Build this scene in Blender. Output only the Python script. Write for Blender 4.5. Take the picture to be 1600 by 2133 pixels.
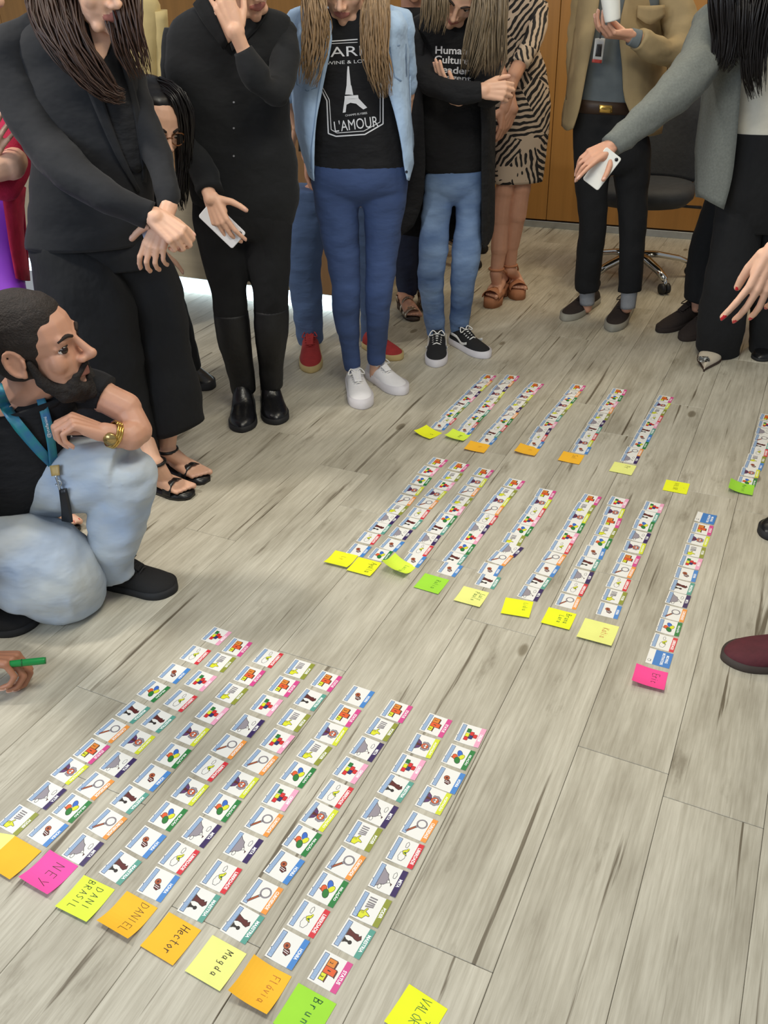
import bpy, bmesh, math, random
import numpy as np
from mathutils import Vector, Matrix, noise
from mathutils.geometry import tessellate_polygon

for _o in list(bpy.data.objects):
    bpy.data.objects.remove(_o)
random.seed(7)
SC = bpy.context.scene
COL = SC.collection

# ------------------------------------------------------------------ camera
F_PX, PITCH, ROLL, CAM_H = 1782.5, math.radians(31.83), math.radians(-2.0), 1.45
PHI = math.radians(63.3)                       # heading of the floor planks
CAM = Vector((0, 0, CAM_H))
_cp, _sp = math.cos(PITCH), math.sin(PITCH)
_fwd, _up0, _r0 = Vector((0, _cp, -_sp)), Vector((0, _sp, _cp)), Vector((1, 0, 0))
_c, _s = math.cos(ROLL), math.sin(ROLL)
RIGHT, UP = _r0 * _c + _up0 * _s, _up0 * _c - _r0 * _s
cam = bpy.data.cameras.new('camera')
cam.sensor_fit = 'VERTICAL'
cam.sensor_height = 24.0
cam.lens = 24.0 * F_PX / 2133.0
cam.clip_start = 0.02
cam_ob = bpy.data.objects.new('camera', cam)
cam_ob.matrix_world = Matrix((
    (RIGHT.x, UP.x, -_fwd.x, CAM.x), (RIGHT.y, UP.y, -_fwd.y, CAM.y),
    (RIGHT.z, UP.z, -_fwd.z, CAM.z), (0, 0, 0, 1)))
COL.objects.link(cam_ob)
SC.camera = cam_ob

# ------------------------------------------------------------------ world, lamps, exposure
W = bpy.data.worlds.new('world')
SC.world = W
W.use_nodes = True
W.node_tree.nodes['Background'].inputs[0].default_value = (0.86, 0.92, 1.0, 1)
W.node_tree.nodes['Background'].inputs[1].default_value = 0.34
SC.view_settings.view_transform = 'Standard'
SC.view_settings.look = 'None'
SC.view_settings.gamma = 1.0
SC.view_settings.use_curve_mapping = False
SC.view_settings.exposure = 0.0


def area(name, loc, size, energy, color, aim=None):
    l = bpy.data.lights.new(name, 'AREA')
    l.shape = 'RECTANGLE'
    l.size, l.size_y = size
    l.energy = energy
    l.color = color
    o = bpy.data.objects.new(name, l)
    o.location = loc
    if aim is not None:
        o.rotation_euler = (Vector(aim) - Vector(loc)).to_track_quat('-Z', 'Y').to_euler()
    COL.objects.link(o)
    return o


# ceiling lamps of the room (warm to the right, neutral in the middle) and daylight from the window side
area('ceiling_lamp_near', (0.15, 1.5, 2.75), (0.7, 0.7), 31, (1.0, 0.955, 0.82))
area('ceiling_lamp_left', (-2.1, 2.35, 2.65), (0.25, 0.25), 46, (1.0, 0.95, 0.86))
area('ceiling_lamp_far', (0.9, 2.6, 2.75), (0.5, 0.5), 14, (1.0, 0.90, 0.68))
area('ceiling_lamp_right', (1.9, 4.5, 2.75), (0.6, 0.6), 21, (1.0, 0.82, 0.52))
area('ceiling_lamp_back', (0.3, 4.6, 2.75), (0.6, 0.6), 8, (1.0, 0.86, 0.62))
area('window_daylight', (-2.6, -0.6, 1.9), (2.2, 1.6), 66, (0.72, 0.85, 1.0), aim=(-0.2, 2.6, 0.8))

# ------------------------------------------------------------------ photo pixel -> place


def ray(px, py):
    x, y = (px - 800.0) / F_PX, -(py - 1066.5) / F_PX
    return _fwd + RIGHT * x + UP * y


def P(px, py, Y):
    d = ray(px, py)
    return CAM + d * (Y / d.y)


def G(px, py, z=0.0):
    d = ray(px, py)
    return CAM + d * ((z - CAM_H) / d.z)


# ------------------------------------------------------------------ materials
MATS = {}


def srgb(r, g, b):
    f = lambda c: (c / 255 / 12.92) if c / 255 <= 0.04045 else ((c / 255 + 0.055) / 1.055) ** 2.4
    return (f(r), f(g), f(b))


def mat(name, rgb, rough=0.6, var=0.0, vscale=30.0, bump=0.0, bscale=60.0, metal=0.0, spec=0.5, stretch=(1, 1, 1),
        bdist=0.01, sheen=0.0, emit=0.0, sss=0.0, var2=None):
    """procedural principled material: noise colour variation + noise relief"""
    if name in MATS:
        return MATS[name]
    m = bpy.data.materials.new(name)
    m.use_nodes = True
    nt = m.node_tree
    b = nt.nodes['Principled BSDF']
    col = srgb(*rgb)
    b.inputs['Base Color'].default_value = (*col, 1)
    b.inputs['Roughness'].default_value = rough
    b.inputs['Metallic'].default_value = metal
    b.inputs['Specular IOR Level'].default_value = spec
    if sheen:
        b.inputs['Sheen Weight'].default_value = sheen
    if sss:
        b.inputs['Subsurface Weight'].default_value = sss
        b.inputs['Subsurface Radius'].default_value = (0.012, 0.005, 0.003)
        b.inputs['Subsurface Scale'].default_value = 0.6
    if emit:
        b.inputs['Emission Color'].default_value = (*col, 1)
        b.inputs['Emission Strength'].default_value = emit
    if var or bump:
        tc = nt.nodes.new('ShaderNodeTexCoord')
        mp = nt.nodes.new('ShaderNodeMapping')
        mp.inputs['Scale'].default_value = stretch
        nt.links.new(tc.outputs['Object'], mp.inputs[0])
    if var:
        n = nt.nodes.new('ShaderNodeTexNoise')
        n.inputs['Scale'].default_value = vscale
        n.inputs['Detail'].default_value = 6
        nt.links.new(mp.outputs[0], n.inputs['Vector'])
        r = nt.nodes.new('ShaderNodeValToRGB')
        lo = srgb(*var2) if var2 else tuple(c * (1 - var) for c in col)
        hi = col if var2 else tuple(min(1, c * (1 + var)) for c in col)
        r.color_ramp.elements[0].position = 0.3
        r.color_ramp.elements[1].position = 0.7
        r.color_ramp.elements[0].color = (*lo, 1)
        r.color_ramp.elements[1].color = (*hi, 1)
        nt.links.new(n.outputs['Fac'], r.inputs[0])
        nt.links.new(r.outputs[0], b.inputs['Base Color'])
    if bump:
        n2 = nt.nodes.new('ShaderNodeTexNoise')
        n2.inputs['Scale'].default_value = bscale
        n2.inputs['Detail'].default_value = 3
        nt.links.new(mp.outputs[0], n2.inputs['Vector'])
        bp = nt.nodes.new('ShaderNodeBump')
        bp.inputs['Strength'].default_value = min(1.0, bump)
        bp.inputs['Distance'].default_value = bdist
        nt.links.new(n2.outputs['Fac'], bp.inputs['Height'])
        nt.links.new(bp.outputs[0], b.inputs['Normal'])
    MATS[name] = m
    return m


# ------------------------------------------------------------------ object helpers
def link(name, me, parent=None):
    o = bpy.data.objects.new(name, me)
    COL.objects.link(o)
    if parent is not None:
        o.parent = parent
    return o


def tag(o, label, cat, group=None, kind=None):
    o['label'] = label
    if cat:
        o['category'] = cat
    if group:
        o['group'] = group
    if kind:
        o['kind'] = kind
    return o


def structure(o, label=None):
    o['kind'] = 'structure'
    if label:
        o['label'] = label
    return o


def mesh_from(name, verts, faces, mats, fm=None, smooth=False):
    me = bpy.data.meshes.new(name)
    me.from_pydata(verts, [], faces)
    for m in (mats if isinstance(mats, (list, tuple)) else [mats]):
        me.materials.append(m)
    if fm is not None:
        me.polygons.foreach_set('material_index', fm)
    if smooth:
        me.polygons.foreach_set('use_smooth', [True] * len(me.polygons))
    me.update()
    return me


def box_data(x0, x1, y0, y1, z0, z1):
    v = [(x0, y0, z0), (x1, y0, z0), (x1, y1, z0), (x0, y1, z0), (x0, y0, z1), (x1, y0, z1), (x1, y1, z1), (x0, y1, z1)]
    f = [(0, 3, 2, 1), (4, 5, 6, 7), (0, 1, 5, 4), (1, 2, 6, 5), (2, 3, 7, 6), (3, 0, 4, 7)]
    return v, f


def bevel_box(name, x0, x1, y0, y1, z0, z1, m, bev=0.003, seg=2, parent=None):
    bm = bmesh.new()
    v, f = box_data(x0, x1, y0, y1, z0, z1)
    vs = [bm.verts.new(p) for p in v]
    for q in f:
        bm.faces.new([vs[i] for i in q])
    if bev:
        bmesh.ops.bevel(bm, geom=bm.edges[:], offset=bev, segments=seg, affect='EDGES')
    me = bpy.data.meshes.new(name)
    bm.to_mesh(me)
    bm.free()
    me.materials.append(m)
    return link(name, me, parent)


def text_mesh(txt, size=1.0, bold=0.0):
    """built-in font outlines as flat polygons -> (verts2d, faces), centred on the origin"""
    cu = bpy.data.curves.new('t', 'FONT')
    cu.body = txt
    cu.size = size
    cu.align_x = 'CENTER'
    cu.align_y = 'CENTER'
    cu.resolution_u = 3
    cu.offset = bold
    o = bpy.data.objects.new('t', cu)
    COL.objects.link(o)
    dg = bpy.context.evaluated_depsgraph_get()
    me = bpy.data.meshes.new_from_object(o.evaluated_get(dg))
    V = [(v.co.x, v.co.y) for v in me.vertices]
    Fc = [tuple(p.vertices) for p in me.polygons]
    bpy.data.objects.remove(o)
    bpy.data.curves.remove(cu)
    bpy.data.meshes.remove(me)
    return V, Fc
# ------------------------------------------------------------------ floor of vinyl planks
D2 = Vector((math.cos(PHI), math.sin(PHI), 0))      # along the planks (away from the camera)
N2 = Vector((math.sin(PHI), -math.cos(PHI), 0))     # across the planks (to the right)


def floor_material():
    m = bpy.data.materials.new('whitewashed_plank')
    m.use_nodes = True
    nt = m.node_tree
    L = nt.links.new
    b = nt.nodes['Principled BSDF']
    tc = nt.nodes.new('ShaderNodeTexCoord')
    oi = nt.nodes.new('ShaderNodeObjectInfo')
    off = nt.nodes.new('ShaderNodeVectorMath')
    off.operation = 'SCALE'
    cb = nt.nodes.new('ShaderNodeCombineXYZ')
    mul = nt.nodes.new('ShaderNodeMath')
    mul.operation = 'MULTIPLY'
    mul.inputs[1].default_value = 37.0
    L(oi.outputs['Random'], mul.inputs[0])
    for i in range(3):
        L(mul.outputs[0], cb.inputs[i])
    add = nt.nodes.new('ShaderNodeVectorMath')
    add.operation = 'ADD'
    L(tc.outputs['Object'], add.inputs[0])
    L(cb.outputs[0], add.inputs[1])

    def noise_tex(scale, detail, stretch, rough=0.6, dist=0.0):
        mp = nt.nodes.new('ShaderNodeMapping')
        mp.inputs['Scale'].default_value = stretch
        L(add.outputs[0], mp.inputs[0])
        n = nt.nodes.new('ShaderNodeTexNoise')
        n.inputs['Scale'].default_value = scale
        n.inputs['Detail'].default_value = detail
        n.inputs['Roughness'].default_value = rough
        n.inputs['Distortion'].default_value = dist
        L(mp.outputs[0], n.inputs['Vector'])
        return n.outputs['Fac']

    def ramp(fac, stops):
        r = nt.nodes.new('ShaderNodeValToRGB')
        while len(r.color_ramp.elements) < len(stops):
            r.color_ramp.elements.new(0.5)
        for e, (p, c) in zip(r.color_ramp.elements, stops):
            e.position = p
            e.color = (*c, 1)
        L(fac, r.inputs[0])
        return r.outputs[0]

    def mix(kind, fac, a, c):
        x = nt.nodes.new('ShaderNodeMix')
        x.data_type = 'RGBA'
        x.blend_type = kind
        if isinstance(fac, float):
            x.inputs[0].default_value = fac
        else:
            L(fac, x.inputs[0])
        L(a, x.inputs[6])
        L(c, x.inputs[7])
        return x.outputs[2]
    base = ramp(noise_tex(5.0, 4, (0.5, 1.6, 1), 0.6), [(0.30, srgb(166, 159, 142)), (0.50, srgb(191, 185, 168)), (0.72, srgb(207, 201, 184))])
    grain = ramp(noise_tex(26.0, 6, (0.22, 4.5, 1), 0.7), [(0.33, srgb(168, 160, 146)), (0.62, (1, 1, 1))])
    col = mix('MULTIPLY', 0.42, base, grain)
    blot = ramp(noise_tex(9.0, 5, (0.5, 1.7, 1), 0.65), [(0.60, (1, 1, 1)), (0.78, srgb(160, 152, 138))])
    col = mix('MULTIPLY', 0.75, col, blot)
    crack = ramp(noise_tex(7.0, 5, (0.17, 5.5, 1), 0.55, 0.5), [(0.63, (1, 1, 1)), (0.68, srgb(142, 132, 118)), (0.73, srgb(124, 114, 100))])
    col = mix('MULTIPLY', 0.9, col, crack)
    mp = nt.nodes.new('ShaderNodeMapping')
    mp.inputs['Scale'].default_value = (1.6, 3.4, 1)
    L(add.outputs[0], mp.inputs[0])
    vo = nt.nodes.new('ShaderNodeTexVoronoi')
    vo.inputs['Scale'].default_value = 1.3
    L(mp.outputs[0], vo.inputs['Vector'])
    knot = ramp(vo.outputs['Distance'], [(0.03, srgb(150, 141, 126)), (0.055, srgb(170, 162, 146)), (0.075, (1, 1, 1))])
    col = mix('MULTIPLY', 0.8, col, knot)
    L(col, b.inputs['Base Color'])
    b.inputs['Roughness'].default_value = 0.5
    b.inputs['Specular IOR Level'].default_value = 0.42
    bp = nt.nodes.new('ShaderNodeBump')
    bp.inputs['Strength'].default_value = 0.12
    bp.inputs['Distance'].default_value = 0.002
    L(noise_tex(26.0, 4, (0.22, 4.5, 1), 0.7), bp.inputs['Height'])
    L(bp.outputs[0], b.inputs['Normal'])
    return m


FLOOR_M = floor_material()
PW, PL = 0.1946, 1.225
slab_m = mat('floor_underlay', (96, 88, 76), 0.9, var=0.1)
bmf = bmesh.new()
sv, sf = box_data(-2.4, 7.4, -4.4, 2.6, -0.03, -0.0045)
floor_me = mesh_from('floor', sv, sf, slab_m)
floor = link('floor', floor_me)
floor.rotation_euler.z = PHI
structure(floor, 'grey-beige whitewashed wood plank floor')
plank_me = None
pb = bevel_box('plank', 0.0004, PL - 0.0004, 0.0004, PW - 0.0004, -0.0043, 0.0, FLOOR_M, 0.0009, 1)
plank_me = pb.data
bpy.data.objects.remove(pb)
# local floor frame: x along the planks, y to the left of them
for k in range(-9, 18):
    y0 = 0.0346 + k * PW
    if k == 0:
        x0 = 1.371
    elif k == 1:
        x0 = 0.810
    else:
        x0 = 0.3 + ((k * 0.437 + 0.13 * (k % 3)) % 1.0) * PL
    x0 -= PL * math.ceil((x0 + 0.6) / PL)
    x = x0
    while x < 7.0:
        # keep planks the photograph can show
        ctr = D2 * (x + PL / 2) - N2 * (y0 + PW / 2)
        if ctr.y > 0.1 and abs(ctr.x) < 0.75 + ctr.y * 0.66 and x < 5.9:
            o = link('plank', plank_me, floor)
            o.location = (x, y0, 0)
        x += PL

# ------------------------------------------------------------------ back wall and reception desk
oak = mat('warm_oak_veneer', (172, 122, 60), 0.42, var=0.10, vscale=3.0, stretch=(9, 9, 0.35), bump=0.05, bscale=20)
oak2 = mat('desk_oak_veneer', (150, 112, 72), 0.40, var=0.10, vscale=3.0, stretch=(9, 9, 0.35))
steel = mat('brushed_steel', (190, 196, 200), 0.35, metal=0.9, var=0.05)
WALL_N = 5.80                                    # distance of the wall along D2


def wallpt(along, n, z):                         # along: to the right across planks
    return N2 * along + D2 * n + Vector((0, 0, z))


def wall_box(name, a0, a1, n0, n1, z0, z1, m, parent=None, bev=0.002):
    o = bevel_box(name, a0, a1, n0, n1, z0, z1, m, bev, 1, parent)
    return o


# frame whose local x runs to the right along the wall and y away from the camera
WROT = PHI - math.pi / 2
wall = wall_box('wall_back', -8.6, 2.4, WALL_N + 0.04, WALL_N + 0.16, 0, 2.8, mat('wall_backing', (120, 78, 36), 0.8, var=0.1), bev=0)
wall.rotation_euler.z = WROT
structure(wall, 'wood-panelled back wall')
edges = [-8.6, -7.4, -6.2, -5.2, -4.0, -2.8, -1.62, -0.62, 0.42, 1.42, 2.4]
for a0, a1 in zip(edges[:-1], edges[1:]):
    wall_box('wall_panel', a0 + 0.002, a1 - 0.002, WALL_N, WALL_N + 0.04, 0.05, 2.8, oak, wall, 0.002)
base = wall_box('baseboard_back', -8.6, 2.4, WALL_N - 0.012, WALL_N + 0.004, 0.0, 0.042, steel, bev=0.001)
base.rotation_euler.z = WROT
structure(base, 'thin steel baseboard under the wooden wall')
# ------------------------------------------------------------------ motivator cards
CW, CH, CT = 59.0, 57.5, 0.5                     # mm: reading direction, height, thickness
K = {
    'ordem': ('ORDEM', (240, 168, 196), 'pale pink'), 'status': ('STATUS', (214, 74, 142), 'magenta'),
    'poder': ('PODER', (144, 150, 56), 'olive'), 'liberdade': ('LIBERDADE', (214, 48, 60), 'red'),
    'aceita': ('ACEITAÇÃO', (214, 222, 52), 'yellow'), 'curios': ('CURIOSIDADE', (240, 152, 66), 'orange'),
    'meta': ('META', (56, 38, 92), 'dark purple'), 'maestria': ('MAESTRIA', (88, 158, 142), 'teal'),
    'honra': ('HONRA', (72, 134, 204), 'blue'), 'relacao': ('RELAÇÃO', (40, 126, 62), 'green'),
}
INK = {
    'white': mat('card_white', (236, 234, 228), 0.42), 'boxblue': mat('print_box_blue', (160, 184, 214), 0.45),
    'navy': mat('print_navy', (40, 58, 96), 0.5), 'line': mat('print_black', (42, 36, 34), 0.5),
    'red': mat('print_red', (214, 42, 44), 0.5), 'green': mat('print_green', (34, 120, 48), 0.5),
    'blue': mat('print_blue', (52, 104, 196), 0.5), 'yellow': mat('print_yellow', (222, 224, 44), 0.5),
    'orange': mat('print_orange', (226, 92, 40), 0.5), 'amber': mat('print_amber', (222, 132, 46), 0.5),
    'grey': mat('print_grey', (150, 142, 150), 0.5), 'brown': mat('print_brown', (110, 52, 38), 0.5),
    'copper': mat('print_copper', (176, 86, 48), 0.5), 'purple': mat('print_purple', (92, 52, 104), 0.5),
    'wine': mat('print_wine', (92, 30, 28), 0.5), 'dblue': mat('print_dark_blue', (36, 44, 110), 0.5),
    'txt': mat('print_text_white', (252, 252, 250), 0.45), 'title': mat('print_title_blue', (58, 124, 196), 0.45),
    'soft': mat('print_soft_blue', (122, 150, 190), 0.5),
}


class Print:
    """flat print: polygons, strokes and lettering in layers over one card (mm)"""

    def __init__(s):
        s.v, s.f, s.m, s.mats = [], [], [], []

    def slot(s, m):
        if m not in s.mats:
            s.mats.append(m)
        return s.mats.index(m)

    def raw(s, v2, faces, m, z):
        b = len(s.v)
        s.v += [(x, y, z) for x, y in v2]
        k = s.slot(m)
        for f in faces:
            s.f.append(tuple(b + i for i in f))
            s.m.append(k)

    def poly(s, pts, m, layer=1):
        tri = tessellate_polygon([[Vector((x, y, 0)) for x, y in pts]])
        out = []
        for a, b, c in tri:
            ar = (pts[b][0] - pts[a][0]) * (pts[c][1] - pts[a][1]) - (pts[c][0] - pts[a][0]) * (pts[b][1] - pts[a][1])
            out.append((a, b, c) if ar > 0 else (a, c, b))
        s.raw(pts, out, m, CT + 0.12 * layer)

    def rect(s, x0, y0, x1, y1, m, layer=1, n=1):
        xs = [x0 + (x1 - x0) * i / n for i in range(n + 1)]
        v = [(x, y0) for x in xs] + [(x, y1) for x in xs]
        s.raw(v, [(i, i + 1, n + 2 + i, n + 1 + i) for i in range(n)], m, CT + 0.12 * layer)

    def ell(s, cx, cy, rx, ry, m, layer=1, n=14, rot=0.0):
        c, d = math.cos(rot), math.sin(rot)
        pts = []
        for i in range(n):
            a = 2 * math.pi * i / n
            x, y = rx * math.cos(a), ry * math.sin(a)
            pts.append((cx + x * c - y * d, cy + x * d + y * c))
        s.raw(pts, [tuple(range(n))], m, CT + 0.12 * layer)

    def stroke(s, pts, w, m, layer=2, close=False):
        if close:
            pts = list(pts) + [pts[0]]
        for (x0, y0), (x1, y1) in zip(pts[:-1], pts[1:]):
            l = math.hypot(x1 - x0, y1 - y0) or 1
            ex, ey = (x1 - x0) / l * w * 0.4, (y1 - y0) / l * w * 0.4
            nx, ny = -(y1 - y0) / l * w / 2, (x1 - x0) / l * w / 2
            s.raw([(x0 - ex - nx, y0 - ey - ny), (x1 + ex - nx, y1 + ey - ny), (x1 + ex + nx, y1 + ey + ny),
                   (x0 - ex + nx, y0 - ey + ny)], [(0, 1, 2, 3)], m, CT + 0.12 * layer)

    def outlined(s, pts, fill, w=0.7, layer=1, line='line'):
        s.poly(pts, INK[fill], layer)
        s.stroke(pts, w, INK[line], layer + 0.5, True)

    def oell(s, cx, cy, rx, ry, fill, w=0.7, layer=1, n=16, rot=0.0, line='line'):
        s.ell(cx, cy, rx + w, ry + w, INK[line], layer, n, rot)
        s.ell(cx, cy, rx, ry, INK[fill], layer + 0.5, n, rot)

    def text(s, txt, cx, cy, w, h, m, layer=2, bold=0.02):
        V, Fc = text_mesh(txt, 1.0, bold)
        xs, ys = [a for a, b in V], [b for a, b in V]
        sx, sy = w / (max(xs) - min(xs)), h / (max(ys) - min(ys))
        mx, my = (max(xs) + min(xs)) / 2, (max(ys) + min(ys)) / 2
        s.raw([(cx + (a - mx) * sx, cy + (b - my) * sy) for a, b in V], Fc, m, CT + 0.12 * layer)


def cloud(p, cx, cy, rx, ry, n=7, w=0.7):
    pts = []
    for i in range(n * 4):
        a = 2 * math.pi * i / (n * 4)
        r = 1 + 0.16 * abs(math.sin(a * n / 2))
        pts.append((cx + rx * r * math.cos(a), cy + ry * r * math.sin(a)))
    p.outlined(pts, 'white', w, 1.6)


def icon(p, k):
    if k == 'ordem':
        for x, y, c in [(-16, -10, 'green'), (-4, -10, 'yellow'), (6, -10, 'red'), (-10, -2, 'red'), (0, -2, 'dblue'), (-5, 6, 'red')][::1]:
            p.outlined([(x, y), (x + 10, y), (x + 10, y + 7.6), (x, y + 7.6)], c, 0.6)
            p.rect(x + 2, y + 7.6, x + 4, y + 8.8, INK[c], 1.2)
            p.rect(x + 6, y + 7.6, x + 8, y + 8.8, INK[c], 1.2)
    elif k == 'status':
        for x0, x1, y0, y1, c, t in [(-19, -6, -11, 3, 'amber', '2'), (-6, 6, -11, 9, 'orange', '1'), (6, 18, -11, -2, 'yellow', '3')]:
            p.outlined([(x0, y0), (x1, y0), (x1, y1), (x0, y1)], c, 0.9)
            p.outlined([(x0, y1), (x1, y1), (x1 + 1.5, y1 + 2), (x0 + 1.5, y1 + 2)], 'brown', 0.6, 1.2)
            p.text(t, (x0 + x1) / 2, (y0 + y1) / 2 - 1, 3 if t != '1' else 1.8, 5.5, INK['line'], 3)
    elif k == 'poder':
        for i in range(5):
            x = -19 + i * 4.6
            t = 0.0 if i < 3 else (i - 2) * 1.6
            p.outlined([(x - t * .2, -10), (x + 1.8, -10), (x + 1.8 - t, 3), (x - t, 3)], 'grey', 0.5)
        hand = [(2, -3), (8, -5.4), (10, -1), (13, 4), (15, 3), (14.5, -2), (22, -6), (22, -14), (15, -15), (9, -13.5), (8, -8.4), (2, -5.6)]
        p.outlined(hand, 'yellow', 0.8)
        for q in range(3):
            p.stroke([(9, -7.5 - q * 2), (13, -7.5 - q * 2)], 0.5, INK['line'], 2.5)
    elif k == 'liberdade':
        cloud(p, -15, -2, 5.5, 2.4, 5)
        cloud(p, 9, -2, 9, 5.5, 7)
        p.outlined([(-9, 3), (-5, 5), (1, 2), (6, 5), (4, -2), (-1, -5), (-4, -2), (-6, 1)], 'yellow', 0.8, 2.2)
        p.outlined([(-1, 1), (3, 3), (2, -2)], 'green', 0.5, 3.2)
        p.oell(-7.4, 3.4, 1.6, 1.5, 'yellow', 0.5, 3)
    elif k == 'aceita':
        p.outlined([(-13, -14), (13, -14), (8, -7), (2, -4), (-2, -4), (-8, -7)], 'purple', 0.8)
        p.outlined([(-3, -14), (3, -14), (1.5, -5), (-1.5, -5)], 'wine', 0.5, 1.8)
        for cx, cy, r in [(-7, 5, 4.4), (7, 5, 4.4), (-4, 9.5, 4), (4, 9.5, 4), (-7.5, 0, 3), (7.5, 0, 3)]:
            p.oell(cx, cy, r, r, 'grey', 0.6, 1.4)
        p.oell(0, 3, 6.4, 7, 'orange', 0.7, 2.2)
        p.oell(-2.6, 4.6, 2.2, 2.0, 'white', 0.5, 3.2)
        p.oell(2.6, 4.6, 2.2, 2.0, 'white', 0.5, 3.2)
        p.oell(0, 0.6, 3.2, 1.4, 'grey', 0.4, 3.2)
    elif k == 'curios':
        p.oell(-7, 3, 9.6, 9.6, 'grey', 0.5, 1, 24)
        p.oell(-7, 3, 7.4, 7.4, 'white', 0.6, 2, 24)
        p.outlined([(0, -4.5), (2.2, -2.2), (20, -15.5), (17.5, -18.2)], 'copper', 0.9, 2)
        p.outlined([(-1, -4), (1.5, -1.2), (4.4, -3.2), (1.8, -6.2)], 'grey', 0.6, 3)
    elif k == 'meta':
        p.outlined([(-18, -15), (20, -15), (15, -9), (12, -3), (8, 0), (5, 5), (1, 3), (-3, -1), (-9, -3), (-12, -9)], 'grey', 0.8)
        p.outlined([(5, 5), (8, 0), (5, 1), (3, -1), (1, 3)], 'white', 0.6, 2)
        cloud(p, -11, 8, 5.5, 2.6, 5)
        cloud(p, 18, -8, 4.2, 2.6, 5)
        p.stroke([(5, 5), (6.5, 10)], 0.7, INK['line'], 2.5)
        p.outlined([(6.5, 10), (10.5, 9), (6, 7)], 'wine', 0.5, 3)
    elif k == 'maestria':
        p.outlined([(-12, -14), (1, -14), (-1, -10), (-1, -3), (1, 2), (2, 8), (-3, 12), (-9, 9.5), (-6, 6), (-9, 4), (-8, -2), (-10, -9)], 'wine', 0.8)
        p.outlined([(4, -14), (14, -14), (11, -10), (10, -5), (7.6, -5), (7, -10)], 'line', 0.5)
        p.oell(8.9, -2, 3.2, 3.2, 'line', 0.3)
    elif k == 'honra':
        p.oell(-4, -3.5, 5.2, 5.2, 'copper', 0.7, 1.2, 14)
        p.oell(-4, -3.5, 2.0, 2.0, 'wine', 0.4, 2.4, 10)
        p.outlined([(0, -4), (3, -5), (9, -3), (11, 4), (5, 8), (0, 4)], 'wine', 0.8)
        for q in range(2):
            p.stroke([(3 + 3 * q, -3.4), (4 + 3 * q, 5)], 0.9, INK['txt'], 2.6)
    elif k == 'relacao':
        p.oell(-9, 0, 8, 4.6, 'blue', 0.8, 1, 16, 0.5)
        p.oell(-2, 6, 7, 4.6, 'yellow', 0.8, 1.2, 16, -0.4)
        p.oell(2, -6, 6.6, 4.8, 'orange', 0.8, 2.2, 16, 0.5)
        p.oell(9, 1, 8, 5.2, 'green', 0.8, 3.2, 16, 0.4)
        p.outlined([(3, -11), (5, -14), (7, -10)], 'orange', 0.5, 2.6)


def bend(v):                                      # shallow cup across the card height (mm)
    return 1.3 * (abs(v) / (CH / 2)) ** 2


def finish(p, name):
    V = [(x / 1000, y / 1000, (z + bend(y)) / 1000) for x, y, z in p.v]
    return mesh_from(name, V, p.f, p.mats, p.m)


def card_base(p):
    n = 8
    b = len(p.v)
    k = p.slot(INK['white'])
    ys = [-CH / 2 + CH * i / n for i in range(n + 1)]
    for z in (CT, 0.0):
        for y in ys:
            p.v += [(-CW / 2, y, z), (CW / 2, y, z)]
    t, u = b, b + 2 * (n + 1)
    for i in range(n):
        p.f += [(t + 2 * i, t + 2 * i + 1, t + 2 * i + 3, t + 2 * i + 2), (u + 2 * i, u + 2 * i + 2, u + 2 * i + 3, u + 2 * i + 1),
                (t + 2 * i, t + 2 * i + 2, u + 2 * i + 2, u + 2 * i), (t + 2 * i + 1, u + 2 * i + 1, u + 2 * i + 3, t + 2 * i + 3)]
        p.m += [k] * 4
    e = 2 * n
    p.f += [(t, u, u + 1, t + 1), (t + e, t + e + 1, u + e + 1, u + e)]
    p.m += [k] * 2


def make_card(k):
    p = Print()
    card_base(p)
    name, rgb, _ = K[k]
    tm = mat('card_tab_' + k, rgb, 0.42)
    p.rect(-CW / 2, CH / 2 - 11.5, CW / 2, CH / 2, tm, 1)
    p.text(name, 0, CH / 2 - 5.9, min(40, 4.4 * len(name)), 7.0, INK['txt'], 2.2, 0.03)
    # description box along the lower edge with its pointer and fine print
    x0, x1, y0, y1 = -26, 26, -25.5, -17
    p.outlined([(x0, y0), (9, y0), (10.5, y0 - 2.4), (12.5, y0), (x1, y0), (x1, y1), (x0, y1)], 'boxblue', 0.8, 2, 'navy')
    icon(p, k)
    p2 = Print()
    p2.slot(INK['soft'])
    for r in range(3):
        y = y0 + 1.9 + r * 2.2
        x = x0 + 3
        rr = random.Random(len(name) * 7 + r)
        while x < x1 - 5:
            w = 2 + rr.random() * 4
            p.rect(x, y, min(x + w, x1 - 3), y + 0.7, INK['soft'], 3.4)
            x += w + 0.9
    # pictures stand between box and tab
    return finish(p, 'motivator_card')


_icon = icon


def icon(p, k):                                   # shift every picture to the middle of its card
    b = len(p.v)
    _icon(p, k)
    for i in range(b, len(p.v)):
        x, y, z = p.v[i]
        p.v[i] = (x * 1.12, y * 1.12 - 0.2, z)


CARD_ME = {k: make_card(k) for k in K}


def make_title_card():
    p = Print()
    card_base(p)
    for q in range(8):
        y0 = -CH / 2 + 16 + (CH - 16) * q / 8
        p.rect(-CW / 2, y0, CW / 2, y0 + (CH - 16) / 8, INK['title'], 1)
    p.text('MOVING', -2, 18, 30, 7, INK['txt'], 2.2, 0.03)
    p.text('MOTIVATORS', 0, 8, 46, 7, INK['txt'], 2.2, 0.03)
    p.oell(16, -22, 4, 3, 'white', 0.8, 1.2)
    p.stroke([(12, -18), (20, -18)], 0.8, INK['navy'], 2)
    return finish(p, 'title_card')


TITLE_ME = make_title_card()

S, O_, R_, A, C_, P_, M_, T_, L_, H_ = 'status', 'ordem', 'relacao', 'aceita', 'curios', 'poder', 'meta', 'maestria', 'liberdade', 'honra'
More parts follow.
